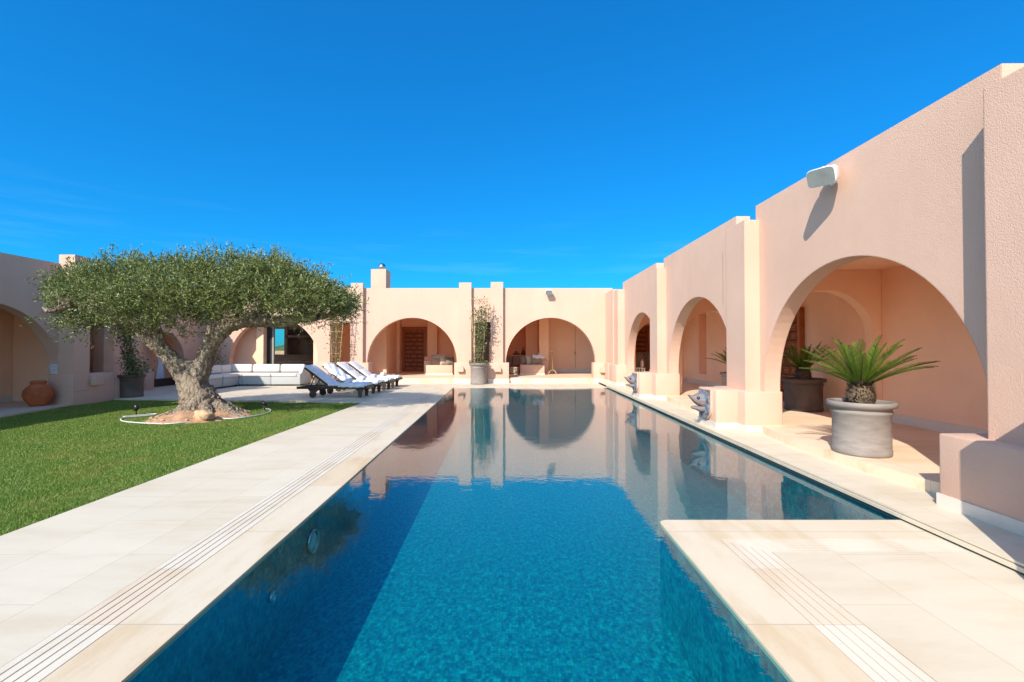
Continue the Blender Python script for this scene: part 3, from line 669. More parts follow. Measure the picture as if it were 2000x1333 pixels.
def cycad(loc, L, n, label, seed, hc=.26):
    rg = random.Random(seed); x, y, z = loc
    t = thing('cycad_plant', label, 'cycad palm', loc, 'cycads in the planters')
    m = MB(); m.lathe([(.10, z - .03), (.135, z + .05), (.14, z + .14), (.11, z + .22), (.06, z + hc)], x, y, 16)
    for k in range(420):
        a = rg.uniform(0, 6.283); q = rg.uniform(0, 1); zz = z + q * hc; r0 = .13 * (1 - .3 * q)
        d = Vector((math.cos(a), math.sin(a), rg.uniform(.2, 1.4))); p = Vector((x, y, zz)) + Vector((math.cos(a), math.sin(a), 0)) * r0 * .9; s = Vector((-math.sin(a), math.cos(a), 0)) * .018
        m.add([p - s, p + s, p + d * .06], [(0, 1, 2)])
    m.build('trunk', simple('cycad_bark', (.13, .085, .05), .95, var=.6, scale=30, bump=1), t)
    V = []; Fq = []
    rach = MB()
    for k in range(n):
        az = k * 2.39996 + rg.uniform(-.2, .2); q = k / n
        el = R(80 - 56 * q ** .9) + rg.uniform(-.08, .08); ln = L * rg.uniform(.85, 1.08) * (.8 + .25 * q)
        dirh = Vector((math.cos(az), math.sin(az), 0)); p = Vector((x, y, z + hc - .03)) + dirh * .05
        pts = []; ns = 22; e = el
        for i in range(ns + 1):
            pts.append(p.copy()); e = el - (.22 + .30 * q) * (i / ns) ** 1.5
            p = p + (dirh * math.cos(e) + Vector((0, 0, math.sin(e)))) * ln / ns
        rach.tube(pts[::3], [.008 - .005 * i / 8 for i in range(len(pts[::3]))], 4)
        side = Vector((-math.sin(az), math.cos(az), 0))
        for i in range(4, int(ns * 2.2)):
            f = i / (ns * 2.2); a_ = pts[int(f * ns)]; b_ = pts[min(ns, int(f * ns) + 1)]; base = a_.lerp(b_, f * ns - int(f * ns)); tn = (b_ - a_).normalized()
            up = side.cross(tn).normalized(); 
            if up.z < 0: up = -up
            ll = .125 * math.sin(math.pi * min(1, .12 + f * .86)) ** .6 * rg.uniform(.78, 1.15) * L / .85
            for s_ in (-1, 1):
                d = (side * s_ * .66 + tn * .72 + up * .42).normalized(); wv = tn * .0038
                V += [base - wv, base + wv, base + d * ll * .6 + wv * .9, base + d * ll - up * .012, base + d * ll * .6 - wv * .9]
    V = np.array([tuple(q) for q in V]); k = len(V) // 5; o = np.arange(k) * 5
    Fq = np.stack([o, o + 1, o + 2, o + 3, o + 4], 1)
    fo = npmesh('fronds', V, Fq, M['cycad'], t)
    rach.build('stems', M['cycad'], fo)
    return t
p1 = pot((4.05, 5.30, FZ), .30, .60, 'large grey clay planter in sunlight under the nearest right arch')
cycad((4.05, 5.30, FZ + .55), .71, 34, 'sunlit cycad with stiff green fronds under the nearest right arch', 3)
pot((5.68, 8.9, FZ), .345, .62, 'dark brown planter in shade inside the right arcade behind the sunlit grey one', 'claydark')
cycad((5.68, 8.9, FZ + .56), .68, 26, 'cycad in shade inside the right arcade, behind the sunlit one', 5)
pot((5.62, 11.62, FZ), .27, .58, 'grey clay planter half hidden behind the middle right arch')
cycad((5.62, 11.62, FZ + .52), .60, 24, 'cycad whose fronds reach into the middle right arch from behind its edge', 9)
pot((-1.28, 17.45, 0), .325, .80, 'tall grey clay planter in the middle of the far wall between two piers')
pot((-10.82, 12.98, 0), .29, .62, 'dark grey clay planter with a climber at the left corner of the lawn', 'claydark')
pot((-6.72, 17.42, 0), .30, .55, 'grey clay planter with a climber behind the sun loungers')

def leaves(pts, size, rg, asp=.5):
    """one little folded quad per point"""
    n = len(pts); P_ = np.array(pts); d = rg.normal(size=(n, 3)); d[:, 2] -= .2; d /= np.linalg.norm(d, axis=1)[:, None]
    s = np.cross(d, rg.normal(size=(n, 3))); s /= np.linalg.norm(s, axis=1)[:, None]
    L = (size * rg.uniform(.6, 1.3, n))[:, None]
    v = np.stack([P_, P_ + d * L * .5 + s * L * asp * .5, P_ + d * L, P_ + d * L * .5 - s * L * asp * .5], 1).reshape(-1, 3)
    o = np.arange(n) * 4; return v, np.stack([o, o + 1, o + 2, o + 3], 1)
def climber(base, h, spread, nst, nlv, label, seed, trellis=True, tl=None, dense=1.0, lean=(0, 0)):
    rg = random.Random(seed); x, y, z = base
    t = thing('climber_plant', label, 'climbing plant', base, 'climbers trained up bamboo trellises')
    m = MB(); P_ = []
    for k in range(nst):
        pts = []; px, py = x + rg.uniform(-.06, .06), y + rg.uniform(-.05, .05); tx = rg.uniform(-spread, spread); hh = h * rg.uniform(.75, 1.0)
        for i in range(24):
            f = i / 23; wob = .05 * math.sin(i * .9 + k)
            pts.append((px + tx * f ** 1.3 + wob + lean[0] * f, py + wob * .6 + lean[1] * f + rg.uniform(-.02, .02), z + hh * f))
        m.tube(pts, [.010 - .006 * i / 23 for i in range(24)], 5)
        for i in range(nlv // nst):
            f = rg.uniform(.03, 1) ** .8; q = pts[int(f * 23)]; sd = .07 + .10 * f * dense
            P_.append((q[0] + rg.gauss(0, sd), q[1] + rg.gauss(0, sd * .6), q[2] + rg.gauss(0, .08)))
    m.build('stems', simple('climber_stem', (.20, .13, .07), .9), t)
    v, f = leaves(P_, .065, rng, .7); npmesh('leaves', v, f, M['vine'], t)
    return t
def trellis(base, h, w0, w1, label, sticks=3, rungs=6):
    x, y, z = base; t = thing('trellis', label, 'trellis', base, 'bamboo trellises for climbers')
    for i in range(sticks):
        f = i / (sticks - 1) - .5; MB().tube([(x + f * w0, y, z), (x + f * w1, y + .02, z + h)], .011, 7).build('upright', M['bamboo'], t)
    for k in range(rungs):
        f = (k + .6) / rungs; wd = w0 + (w1 - w0) * f; MB().tube([(x - wd * .62, y - .02, z + h * f), (x + wd * .62, y - .02, z + h * f)], .008, 6).build('rung', M['bamboo'], t)
    return t
trellis((-1.28, 17.47, .72), 2.72, .30, .62, 'bamboo trellis in the planter at the middle of the far wall', 3, 6)
climber((-1.28, 17.44, .72), 2.65, .30, 9, 1700, 'leafy climber on the trellis in the middle of the far wall', 11)
m_ = []; rg_ = random.Random(2)
for k in range(160):
    a = rg_.uniform(0, 6.28); m_.append((-1.28 + .34 * math.cos(a), 17.42 + .3 * math.sin(a), .78 + rg_.uniform(0, .09)))
v, f = leaves(m_, .06, rng, .8); o = npmesh('trailing_plant', v, f, M['vine']); tag(o, 'low green plant spilling over the rim of the middle planter', 'plant')
trellis((-10.72, 12.93, .58), 2.3, .35, .55, 'bamboo trellis behind the olive tree at the left corner', 3, 4)
climber((-10.72, 12.9, .58), 2.3, .15, 7, 1500, 'dark climber hanging by the left pier behind the olive tree', 21, lean=(-.35, 0), dense=.8)
m_ = [(-10.62 + rg_.gauss(0, .16), 12.9 + rg_.gauss(0, .15), .66 + abs(rg_.gauss(0, .22))) for k in range(420)]
v, f = leaves(m_, .075, rng, .6); o = npmesh('pot_shrub', v, f, M['vine']); tag(o, 'bushy green shrub filling the dark planter left of the olive tree', 'shrub')
trellis((-6.72, 17.4, .5), 2.5, .22, .62, 'bamboo trellis against the wall opening behind the loungers', 3, 6)
climber((-6.72, 17.38, .5), 2.9, .25, 5, 620, 'sparse climber on the trellis behind the loungers', 31)
climber((-11.45, 17.6, .0), 1.9, .15, 4, 420, 'small climber on the shaded wall seen right of the olive trunk', 41)

# ------------------------------------------------------------ olive tree
OT = thing('olive_tree', 'old olive tree with gnarled forked trunk and wide flat grey-green crown', 'olive tree', (-6.55, 9.75, -.06))
tr = bpy.data.meshes.new('trunk'); 
def skin_tree():
    pts = []; edges = []; rad = []
    def chain(start, items):
        prev = start
        for x, y, z, r in items:
            pts.append((x, y, z)); rad.append(r); i = len(pts) - 1
            if prev is not None: edges.append((prev, i))
            prev = i
        return prev
    b = chain(None, [(-6.48, 9.74, -.15, .40), (-6.58, 9.72, .08, .33), (-6.68, 9.72, .30, .265), (-6.80, 9.72, .56, .235), (-6.88, 9.72, .78, .245)])
    l = chain(b, [(-7.12, 9.66, 1.04, .165), (-7.32, 9.6, 1.32, .16), (-7.55, 9.52, 1.64, .15), (-7.85, 9.4, 1.92, .14), (-8.3, 9.2, 2.12, .125), (-8.75, 9.0, 2.38, .115), (-9.0, 8.9, 2.50, .10)])
    chain(l - 2, [(-8.5, 9.6, 2.45, .07), (-8.8, 9.9, 2.6, .045), (-9.1, 10.1, 2.65, .02)])
    chain(l - 1, [(-8.9, 8.95, 2.15, .05), (-9.1, 8.9, 2.1, .03), (-9.2, 8.9, 2.2, .015)])
    chain(l - 4, [(-7.7, 9.9, 2.3, .08), (-7.9, 10.3, 2.7, .05), (-8.1, 10.6, 3.0, .02)])
    r = chain(b, [(-6.62, 9.78, 1.04, .17), (-6.53, 9.8, 1.38, .175), (-6.34, 9.8, 1.70, .165), (-5.9, 9.78, 2.0, .165), (-5.4, 9.72, 1.98, .14), (-4.9, 9.7, 1.95, .125), (-4.45, 9.72, 2.0, .11), (-4.0, 9.8, 2.1, .06), (-3.7, 9.85, 2.2, .025)])
    chain(r - 6, [(-6.5, 10.0, 2.2, .10), (-6.6, 10.3, 2.6, .07), (-6.8, 10.4, 2.95, .03)])
    chain(r - 4, [(-5.5, 10.1, 2.4, .07), (-5.3, 10.5, 2.7, .04), (-5.1, 10.8, 2.9, .02)])
    chain(r - 2, [(-4.5, 9.5, 2.35, .05), (-4.2, 9.3, 2.6, .03)])
    chain(r - 5, [(-6.0, 9.4, 2.4, .06), (-6.1, 9.1, 2.7, .03)])
    for a_, L_ in ((-.2, .95), (.55, .7), (-1.0, .8), (-1.6, .85), (-2.2, .95), (-2.75, .75), (2.6, .6), (1.4, .5)):
        dx, dy = math.cos(a_), math.sin(a_)
        chain(2, [(-6.52 + dx * .34, 9.72 + dy * .32, .10, .15), (-6.52 + dx * .34 + dx * L_ * .35, 9.72 + dy * .32 + dy * L_ * .35, -.02, .105), (-6.52 + dx * (.34 + L_ * .7), 9.72 + dy * (.32 + L_ * .7), -.10, .06)])
    o = Vector(OT.location); tr.from_pydata([tuple(Vector(p) - o) for p in pts], edges, [])
    ob = bpy.data.objects.new('trunk', tr); C.objects.link(ob); ob.parent = OT
    sk = ob.modifiers.new('skin', 'SKIN'); sk.use_smooth_shade = True
    ob.data.skin_vertices[0].data[0].use_root = True
    for i, r_ in enumerate(rad): ob.data.skin_vertices[0].data[i].radius = (r_, r_)
    sb = ob.modifiers.new('sub', 'SUBSURF'); sb.levels = sb.render_levels = 4
    tx = bpy.data.textures.new('knots', 'CLOUDS'); tx.noise_scale = .22; tx.noise_depth = 3
    dm = ob.modifiers.new('disp', 'DISPLACE'); dm.texture = tx; dm.strength = .08; dm.mid_level = .5
    tx2 = bpy.data.textures.new('ridges', 'VORONOI'); tx2.noise_scale = .06
    dm = ob.modifiers.new('disp2', 'DISPLACE'); dm.texture = tx2; dm.strength = .05; dm.mid_level = .5
    tr.materials.append(M['bark'])
skin_tree()
def crown():
    # clump centres inside a wide flat dome; each clump is a bush of sprigs of narrow leaves
    def top(x):
        return np.interp(x, [-9.3, -9.1, -8.8, -8.2, -7.4, -6.4, -5.4, -4.7, -4.1, -3.6], [2.3, 2.65, 2.88, 3.06, 3.04, 3.04, 3.06, 2.98, 2.8, 2.35])
    def bot(x):
        return np.interp(x, [-9.3, -9.15, -8.9, -8.5, -8.0, -7.4, -6.8, -6.2, -5.6, -4.8, -4.1, -3.6], [2.1, 1.85, 1.8, 1.85, 1.75, 1.72, 1.75, 1.85, 1.95, 1.88, 1.85, 2.05])
    cc = []
    while len(cc) < 520:
        x = rng.uniform(-9.2, -3.62); hw = 1.32 * math.sqrt(max(0, 1 - ((x + 6.4) / 2.9) ** 2)) + .1; y = rng.uniform(-1, 1) * hw
        k = 1 - .55 * (abs(y) / (hw + .01)) ** 2.2; zt = bot(x) + (top(x) - bot(x)) * k; zb = bot(x) + .22 * (abs(y) / hw) ** 2
        if zt <= zb: continue
        z = rng.uniform(zb, zt) if rng.random() < .45 else zt - abs(rng.normal(0, .12)) + .09 * math.sin(x * 6.1) + .07 * math.sin(x * 13.7 + y * 5)
        if z < zb: continue
        if -8.95 < x < -7.7 and y < -.3 and z < 2.38: continue      # gap that shows the left limb
        cc.append((x, 9.58 + y, z))
    V = []; 
    for cx, cy, cz in cc:
        ns = int(rng.integers(16, 27)); o = rng.normal(0, 1, (ns, 3)) * [.14, .14, .09] + [cx, cy, cz]
        outw = np.array([(cx + 6.85) * .16, (cy - 9.58) * .45, .55 + (cz - 2.2) * .6])
        d = rng.normal(0, .55, (ns, 3)) + outw; d /= np.linalg.norm(d, axis=1)[:, None]
        for p, dd in zip(o, d):
            L = rng.uniform(.18, .38) * (1.35 if cz > 2.9 and rng.random() < .25 else 1); n = 15
            t = np.linspace(.05, 1, n)[:, None]; pts = p + dd * L * t + np.array([0, 0, -.05]) * t ** 2
            ld = dd + rng.normal(0, .62, (n, 3)); ld /= np.linalg.norm(ld, axis=1)[:, None]
            s = np.cross(ld, rng.normal(0, 1, (n, 3))); s /= np.linalg.norm(s, axis=1)[:, None] + 1e-9
            ll = rng.uniform(.04, .072, (n, 1)); w_ = ll * .16
            V.append(np.stack([pts, pts + ld * ll * .5 + s * w_, pts + ld * ll, pts + ld * ll * .5 - s * w_], 1).reshape(-1, 3))
    V = np.concatenate(V); o = np.arange(len(V) // 4) * 4
    npmesh('crown', V, np.stack([o, o + 1, o + 2, o + 3], 1), M['olive'], OT)
crown()
# soil mound round the roots
v = []; fcs = []; nr, na = 12, 48
for r_ in range(nr):
    for i in range(na):
        a = 2 * math.pi * i / na; q = r_ / (nr - 1); rr = (1 - q) * (1.0 + .12 * math.sin(3 * a) + .06 * math.sin(7 * a))
        v.append((-6.55 + rr * .98 * math.cos(a), 9.5 + rr * .84 * math.sin(a), -.075 + .22 * (1 - (1 - q) ** 1.6) + random.uniform(-.03, .03)))
for r_ in range(nr - 1):
    for i in range(na): fcs.append((r_ * na + i, r_ * na + (i + 1) % na, (r_ + 1) * na + (i + 1) % na, (r_ + 1) * na + i))
m = MB(); m.add(v, fcs, True); struct('soil', m, M['dirt'])
def rock(loc, s, label, seed):
    rg = random.Random(seed); bm = bmesh.new(); bmesh.ops.create_icosphere(bm, subdivisions=3, radius=1)
    for q in bm.verts:
        n = q.co.copy(); k = 1 + .22 * math.sin(n.x * 3.1 + seed) * math.cos(n.y * 2.7) + .12 * math.sin(n.z * 7 + n.x * 5) + rg.uniform(-.05, .05)
        q.co = Vector((n.x * s[0], n.y * s[1], n.z * s[2])) * k + Vector(loc)
    m = MB(); m.add([tuple(q.co) for q in bm.verts], [tuple(q.index for q in p.verts) for p in bm.faces], True); bm.free()
    return tag(m.build('rock', M['rockm']), label, 'rock')
rock((-6.08, 9.02, .04), (.19, .13, .12), 'ochre rock lying at the foot of the olive tree', 3)
for k_, (x_, y_, s_) in enumerate(((-6.9, 8.86, .035), (-6.45, 8.84, .045), (-6.72, 8.78, .03), (-7.15, 9.05, .04), (-5.95, 9.12, .035), (-6.28, 8.82, .03))):
    rock((x_, y_, .0), (s_, s_ * .8, s_ * .6), 'small ochre stone among others on the soil in front of the olive roots', 10 + k_)['group'] = 'small stones on the soil'
m = MB(); hp = [(-8.05, 9.45), (-7.75, 9.85), (-7.62, 9.72), (-7.9, 9.35), (-7.75, 9.05), (-7.4, 8.8), (-6.8, 8.62), (-6.4, 8.62), (-6.22, 8.85), (-6.3, 9.0)]
def smoothp(p, z):
    o = []
    for i in range(len(p) - 1):
        a = Vector(p[max(0, i - 1)]); b = Vector(p[i]); c_ = Vector(p[i + 1]); d = Vector(p[min(len(p) - 1, i + 2)])
        for k in range(6):
            t = k / 6; q = .5 * ((2 * b) + (c_ - a) * t + (2 * a - 5 * b + 4 * c_ - d) * t * t + (3 * b - a - 3 * c_ + d) * t ** 3); o.append((q.x, q.y, z))
    return o
tag(MB().tube(smoothp(hp, -.035), .014, 8).build('hose', M['hosem']), 'white irrigation hose curled left of the olive roots', 'hose')
tag(MB().tube(smoothp([(-6.0, 9.35), (-5.75, 9.2), (-5.5, 9.35), (-5.35, 9.9), (-5.55, 10.5), (-5.9, 10.8)], -.035), .014, 8).build('hose', M['hosem']), 'white irrigation hose looping right of the olive roots', 'hose')
def spot(loc, label, aim):
    t = thing('spotlight', label, 'garden spotlight', loc, 'black garden spotlights by the olive tree')
    x, y, z = loc; MB().tube([(x, y, z), (x, y, z + .13)], .012, 8).build('spike', M['black'], t)
    q = Vector(aim).normalized().to_track_quat('Z', 'Y').to_matrix().to_4x4()
    MB().lathe([(0, -.06), (.03, -.06), (.045, -.02), (.045, .07), (.038, .07), (.03, .02), (0, .02)], n=20, M=Matrix.Translation((x, y, z + .16)) @ q).build('head', M['black'], t)
spot((-8.08, 9.82, -.06), 'black garden spotlight on the lawn left of the olive tree', (.2, 0, 1))
spot((-5.72, 10.55, -.06), 'black garden spotlight on the lawn right of the olive tree', (-.9, -.3, .6))

# ------------------------------------------------------------ grass
def grass():
    n = 420000
    y = 3.0 + 10.2 * rng.random(n * 2) ** 1.5; x = rng.uniform(-11.1, -3.785, n * 2)
    keep = (x < -3.79) & (x > -1.15 * y - 1) & (x > -10.53 - .214 * (y - 9.39)) & (y < 12.5 - (x + 10) * .096)
    keep &= ~(((x + 6.55) / .98) ** 2 + ((y - 9.5) / .84) ** 2 < 1) & ~((x < -10.9) & (y > 11.3))
    x, y = x[keep][:n], y[keep][:n]
    x2, y2 = rng.uniform(-10.4, -3.79, 160000), rng.uniform(-2.5, 9, 160000)
    k2 = ((y2 < 3.0) | (x2 < -1.15 * y2 - 1)) & (x2 > -10.53 - .214 * (y2 - 9.39)); x, y = np.append(x, x2[k2]), np.append(y, y2[k2]); n = len(x)
    h = rng.uniform(.012, .034, n) * (1 + .25 * np.sin(x * 5) * np.cos(y * 4)) * np.where(rng.random(n) < .02, 1.5, 1); a = rng.uniform(0, 6.283, n); w_ = rng.uniform(.0016, .0034, n) * (.75 + y * .16)
    bx, by = rng.normal(0, .012, n), rng.normal(0, .012, n); z0 = np.full(n, -.064)
    A = np.stack([x - np.cos(a) * w_, y - np.sin(a) * w_, z0], 1); B = np.stack([x + np.cos(a) * w_, y + np.sin(a) * w_, z0], 1); T = np.stack([x + bx, y + by, z0 + h], 1)
    V = np.stack([A, B, T], 1).reshape(-1, 3); o = np.arange(n) * 3
    ob = npmesh('grass', V, np.stack([o, o + 1, o + 2], 1), M['grass']); ob['kind'] = 'stuff'
grass()

# ------------------------------------------------------------ jar, folded cloth
m = MB(); J = (-11.42, 11.0); m.lathe([(q * .70, z_ * .88) for q, z_ in [(0, 0), (.20, 0), (.25, .05), (.35, .18), (.395, .30), (.37, .42), (.28, .52), (.20, .575), (.185, .60), (.21, .62), (.215, .66), (.19, .675), (.17, .65), (.15, .55)]], *J, 56)
m2 = MB()
for k in range(9):
    zz = .2 + k * .035; rr = float(np.interp(zz, [.18, .30, .42, .52], [.35, .395, .37, .28])) + .003
    rr *= .70; zz *= .88
    m2.tube([(J[0] + rr * math.cos(a), J[1] + rr * math.sin(a), zz) for a in [2 * math.pi * i / 40 for i in range(41)]], .006, 5)
jar = thing('clay_jar', 'round ribbed terracotta jar on the terrace at the left', 'jar', (*J, 0)); m.build('vessel', M['terra'], jar); m2.build('ribs', M['terra'], jar)
m = MB()
for k in range(5): m.rbox(-11.545 + random.uniform(-.01, .01), -11.2, 11.37, 11.6, .735 + k * .05, .733 + k * .05 + .047, .02)
tag(m.build('folded_towel', M['towel']), 'stack of folded white towels on the left plinth', 'towels')

# ------------------------------------------------------------ sofa modules
def sofa(loc, w, d, rz, label, arm=False, back=True, corner=False):
    t = thing('sofa_module', label, 'sofa module', (0, 0, 0), 'modules of the pale wicker corner sofa')
    m = MB(); m.rbox(0, w, 0, d, .05, .33, .012); m.build('base', M['wicker'], t)
    m = MB(); m.rbox(0, w, d - .12, d, .33, .66, .015); m.build('back_panel', M['wicker'], t)
    m = MB(); x1 = w - (.13 if arm else .0)
    m.rbox(.006, x1 - .006, -.02, d - .13, .335, .45, .035, seg=3); m.build('seat_cushion', M['sofacush'], t)
    m = MB(); Mx = Matrix.Translation((0, d - .14, .45)) @ Matrix.Rotation(R(-9), 4, 'X')
    m.rbox(.012, x1 - .012, -.17, -.01, .0, .30, .05, Mx, seg=3); m.build('back_cushion', M['sofacush'], t)
    if arm:
        m = MB(); m.prism([(-.0, .33), (d, .33), (d, .66), (.30, .66), (.14, .46), (0, .42)], 0, .13, Matrix.Translation((w - .13, 0, 0)) @ Matrix(((0, 0, 1, 0), (1, 0, 0, 0), (0, 1, 0, 0), (0, 0, 0, 1)))); m.build('arm', M['wicker'], t)
    if corner:
        m = MB(); m.rbox(0, .12, 0, d - .12, .33, .66, .015); m.build('side_panel', M['wicker'], t)
        m = MB(); m.rbox(.13, .28, .0, d - .3, .45, .75, .045, seg=3); m.build('side_cushion', M['sofacush'], t)
    for i, (fx, fy) in enumerate(((.06, .06), (w - .06, .06), (.06, d - .06), (w - .06, d - .06))):
        MB().rbox(fx - .025, fx + .025, fy - .025, fy + .025, 0, .05, .004).build('foot', M['grout'], t)
    t.location = loc; t.rotation_euler.z = rz; return t
sofa((-8.78, 16.62, 0), 1.06, .92, 0, 'right end module of the corner sofa with the sloping arm', arm=True)
sofa((-9.83, 16.62, 0), 1.04, .92, 0, 'armless sofa module along the wall beside the right end module')
sofa((-10.86, 16.62, 0), 1.02, .92, 0, 'corner module where the two runs of the pale sofa meet', corner=True)
sofa((-9.93, 15.70, 0), .90, .92, R(90), 'sofa module of the left run nearest the corner module')
sofa((-9.95, 14.78, 0), .90, .92, R(90), 'sofa module of the left run partly behind the olive trunk')

# ------------------------------------------------------------ sun loungers
def lounger():
    t = thing('sun_lounger', 'x', 'sun lounger', (0, 0, 0), 'sun loungers in a row beside the pool')
    L, W = 1.95, .62
    m = MB(); 
    for y in (0, W - .045): m.rbox(-.02, L, y, y + .045, .24, .31, .008)
    for x in (-.02, .62, 1.3, L - .05): m.box(x, x + .05, .046, W - .046, .25, .30)
    fr = m.build('frame', M['darkwood'], t)
    m = MB()
    for k in range(16): m.box(.78 + k * .073, .82 + k * .073, .047, W - .047, .302, .318)
    m.build('slats', M['darkwood'], fr)
    for y in (0.0, W - .045):
        m = MB(); m.prism([(1.62, .24), (1.86, .24), (1.80, .17), (1.78, 0), (1.70, 0), (1.69, .17)], -y - .045, -y, Matrix.Rotation(R(90), 4, 'X')); m.build('leg', M['darkwood'], t)
        m = MB(); m.prism([(.30, .24), (.62, .24), (.52, .15), (.42, .12), (.36, .15)], -y - .045, -y, Matrix.Rotation(R(90), 4, 'X')); m.build('leg', M['darkwood'], t)
    for y in (-.045, W + .005):
        m = MB(); m.lathe([(0, 0), (.03, 0), (.03, .01), (.085, .01), (.1, .015), (.1, .035), (.085, .04), (0, .04)], n=28, M=Matrix.Translation((.45, y + .04, .10)) @ Matrix.Rotation(R(90), 4, 'X')); m.build('wheel', M['darkwood'], t)
    # raised back
    hx, hz = .86, .31; ang = R(-142); Mx = Matrix.Translation((hx, 0, hz)) @ Matrix.Rotation(R(37), 4, 'Y')
    m = MB()
    for y in (.05, W - .09): m.box(-.86, 0, y, y + .04, -.02, .02, Mx)
    for k in range(11): m.box(-.83 + k * .076, -.79 + k * .076, .045, W - .045, .021, .036, Mx)
    bk = m.build('backrest', M['darkwood'], t)
    m = MB()
    for y in (.09, W - .12):
        e = Mx @ Vector((-.5, y, -.02)); m.tube([(e.x, y, e.z), (.33, y, .28)], .014, 6); e = Mx @ Vector((-.36, y, -.02)); m.tube([(e.x, y, e.z), (.62, y, .28)], .010, 6)
    m.build('prop', M['darkwood'], bk)
    m = MB(); m.rbox(.84, 1.93, .01, W - .01, .32, .375, .022, seg=3); m.rbox(-.87, -.44, .01, W - .01, .038, .098, .024, Mx, 3); m.rbox(-.44, .02, .01, W - .01, .038, .098, .024, Mx, 3)
    m.build('mattress', M['cushion'], t)
    return t
LG = lounger()
labs = ['nearest sun lounger with plain white mattress, in the tree shade', 'second sun lounger, with a crumpled towel over its raised back', 'third sun lounger, between two others, with white mattress', 'farthest sun lounger in the row near the arch with the door']
lp = [(-5.98, 12.70, 0), (-5.95, 13.83, 0), (-5.93, 14.90, 0), (-5.92, 15.95, 0)]
def draped(pts_fn, nu, nv, th, name, label, group):
    v = []; f = []
    for i in range(nu):
        for j in range(nv):
            p, n = pts_fn(i / (nu - 1), j / (nv - 1)); v.append(p)
    for i in range(nu - 1):
        for j in range(nv - 1): f.append((i * nv + j, (i + 1) * nv + j, (i + 1) * nv + j + 1, i * nv + j + 1))
    m = MB(); m.add(v, f, True); o = m.build(name, M['towel']); s = o.modifiers.new('t', 'SOLIDIFY'); s.thickness = th; s.offset = 1
    return tag(o, label, 'towel', group)
for i, q in enumerate(lp):
    if i == 0: LG.location = q; LG['label'] = labs[0]
    else: dup(LG, q, 0, labs[i])
for i, q in enumerate(lp):
    X0, Y0, _ = q; w_ = ['nearest', 'second', 'third', 'farthest'][i]
    def fn(u, v, X0=X0, Y0=Y0, i=i):
        x = X0 + 1.15 + .72 * u + .02 * math.sin(v * 9 + i); y = Y0 - .035 + .69 * v; z = .385 + .008 * math.sin(u * 23 + v * 5 + i * 2) + .006 * math.sin(v * 31 + u * 7)
        e = min(v, 1 - v)
        if e < .06: z -= (.06 - e) * 1.6
        return (x, y, z), None
    draped(fn, 30, 24, .008, 'spread_towel', 'white towel spread over the foot of the %s lounger' % w_, 'towels spread on the loungers')
    rt_ = MB(); cx, cy, cz = X0 + 1.45, Y0 + .33, .455
    rt_.tube([(cx - .12, cy - .20, cz), (cx - .12 + .0, cy - .19, cz), (cx - .12, cy + .14, cz), (cx - .12, cy + .15, cz)], [.045, .062, .062, .045], 18)
    tag(rt_.build('rolled_towel', M['towel']), 'rolled pale towel lying on the %s lounger' % w_, 'towel', 'rolled towels on the loungers')
X0, Y0, _ = lp[1]
def fn(u, v):
    s = -.78 + .74 * u; c_, s_ = math.cos(R(37)), math.sin(R(37)); hgt = .112 + .012 * math.sin(u * 14 + v * 9) + .01 * math.sin(v * 22 - u * 6)
    e = min(v, 1 - v); hgt -= max(0, .08 - e) * 1.2
    return (X0 + .86 + s * c_ + hgt * s_, Y0 - .02 + .66 * v, .31 - s * s_ + hgt * c_), None
draped(fn, 26, 26, .008, 'draped_towel', 'crumpled white towel over the raised back of the second lounger', None)

# ------------------------------------------------------------ loggia contents
def cushion(x, y, z, w_, h_, d_, mat, label, tilt=20, rz=0, group='scatter cushions on the benches'):
    Mx = Matrix.Translation((x, y, z)) @ Matrix.Rotation(R(rz), 4, 'Z') @ Matrix.Rotation(R(-tilt), 4, 'X')
    v = []; f = []; n = 12
    for s_ in (-1, 1):
        for i in range(n):
            for j in range(n):
                a, b = i / (n - 1) * 2 - 1, j / (n - 1) * 2 - 1; k = (1 - a ** 4) * (1 - b ** 4)
                v.append(tuple(Mx @ Vector((a * w_ / 2 * (1 - .06 * (1 - b * b)), s_ * d_ / 2 * k, h_ / 2 + b * h_ / 2 * (1 - .06 * (1 - a * a))))))
    for s_ in range(2):
        o = s_ * n * n
        for i in range(n - 1):
            for j in range(n - 1):
                q = (o + i * n + j, o + (i + 1) * n + j, o + (i + 1) * n + j + 1, o + i * n + j + 1); f.append(q if s_ == 0 else q[::-1])
    m = MB(); m.add(v, f, True); return tag(m.build('cushion', mat), label, 'cushion', group)
cushion(.60, 20.3, .63, .46, .42, .16, M['fabric2'], 'brown striped cushion at the left of the pile in the right far arch', 15, 35)
cushion(.85, 20.3, .63, .46, .44, .16, M['fabric1'], 'beige cushion in the middle of the pile in the right far arch', 15, 35)
cushion(1.12, 20.25, .63, .48, .42, .18, M['greysofa'], 'taupe cushion at the front of the pile in the right far arch', 12, 15)
cushion(1.35, 20.95, .84, .5, .34, .14, M['fabric1'], 'wide beige cushion standing on the taller bench block', 8, 0)
cushion(-3.35, 20.3, .62, .50, .44, .18, M['greysofa'], 'taupe cushion on the bench in the left far arch', 12, 10)
cushion(-2.98, 20.25, .62, .45, .42, .16, M['fabric1'], 'beige cushion beside the taupe one in the left far arch', 15, 25)
cushion(-2.72, 20.2, .62, .42, .36, .15, M['fabric2'], 'dark patterned cushion at the right end of the left bench', 20, 30)
def throw(x, y, z, mat, label):
    def fn(u, v): return (x + .5 * v - .05 * u, y - .05 + .25 * math.sin(u * 3.0) * .6, z + .14 * math.sin(u * 3.1) + .02 * math.sin(v * 14)), None
    o = draped(fn, 14, 16, .012, 'throw', label, None); o.data.materials[0] = mat; o['category'] = 'throw'
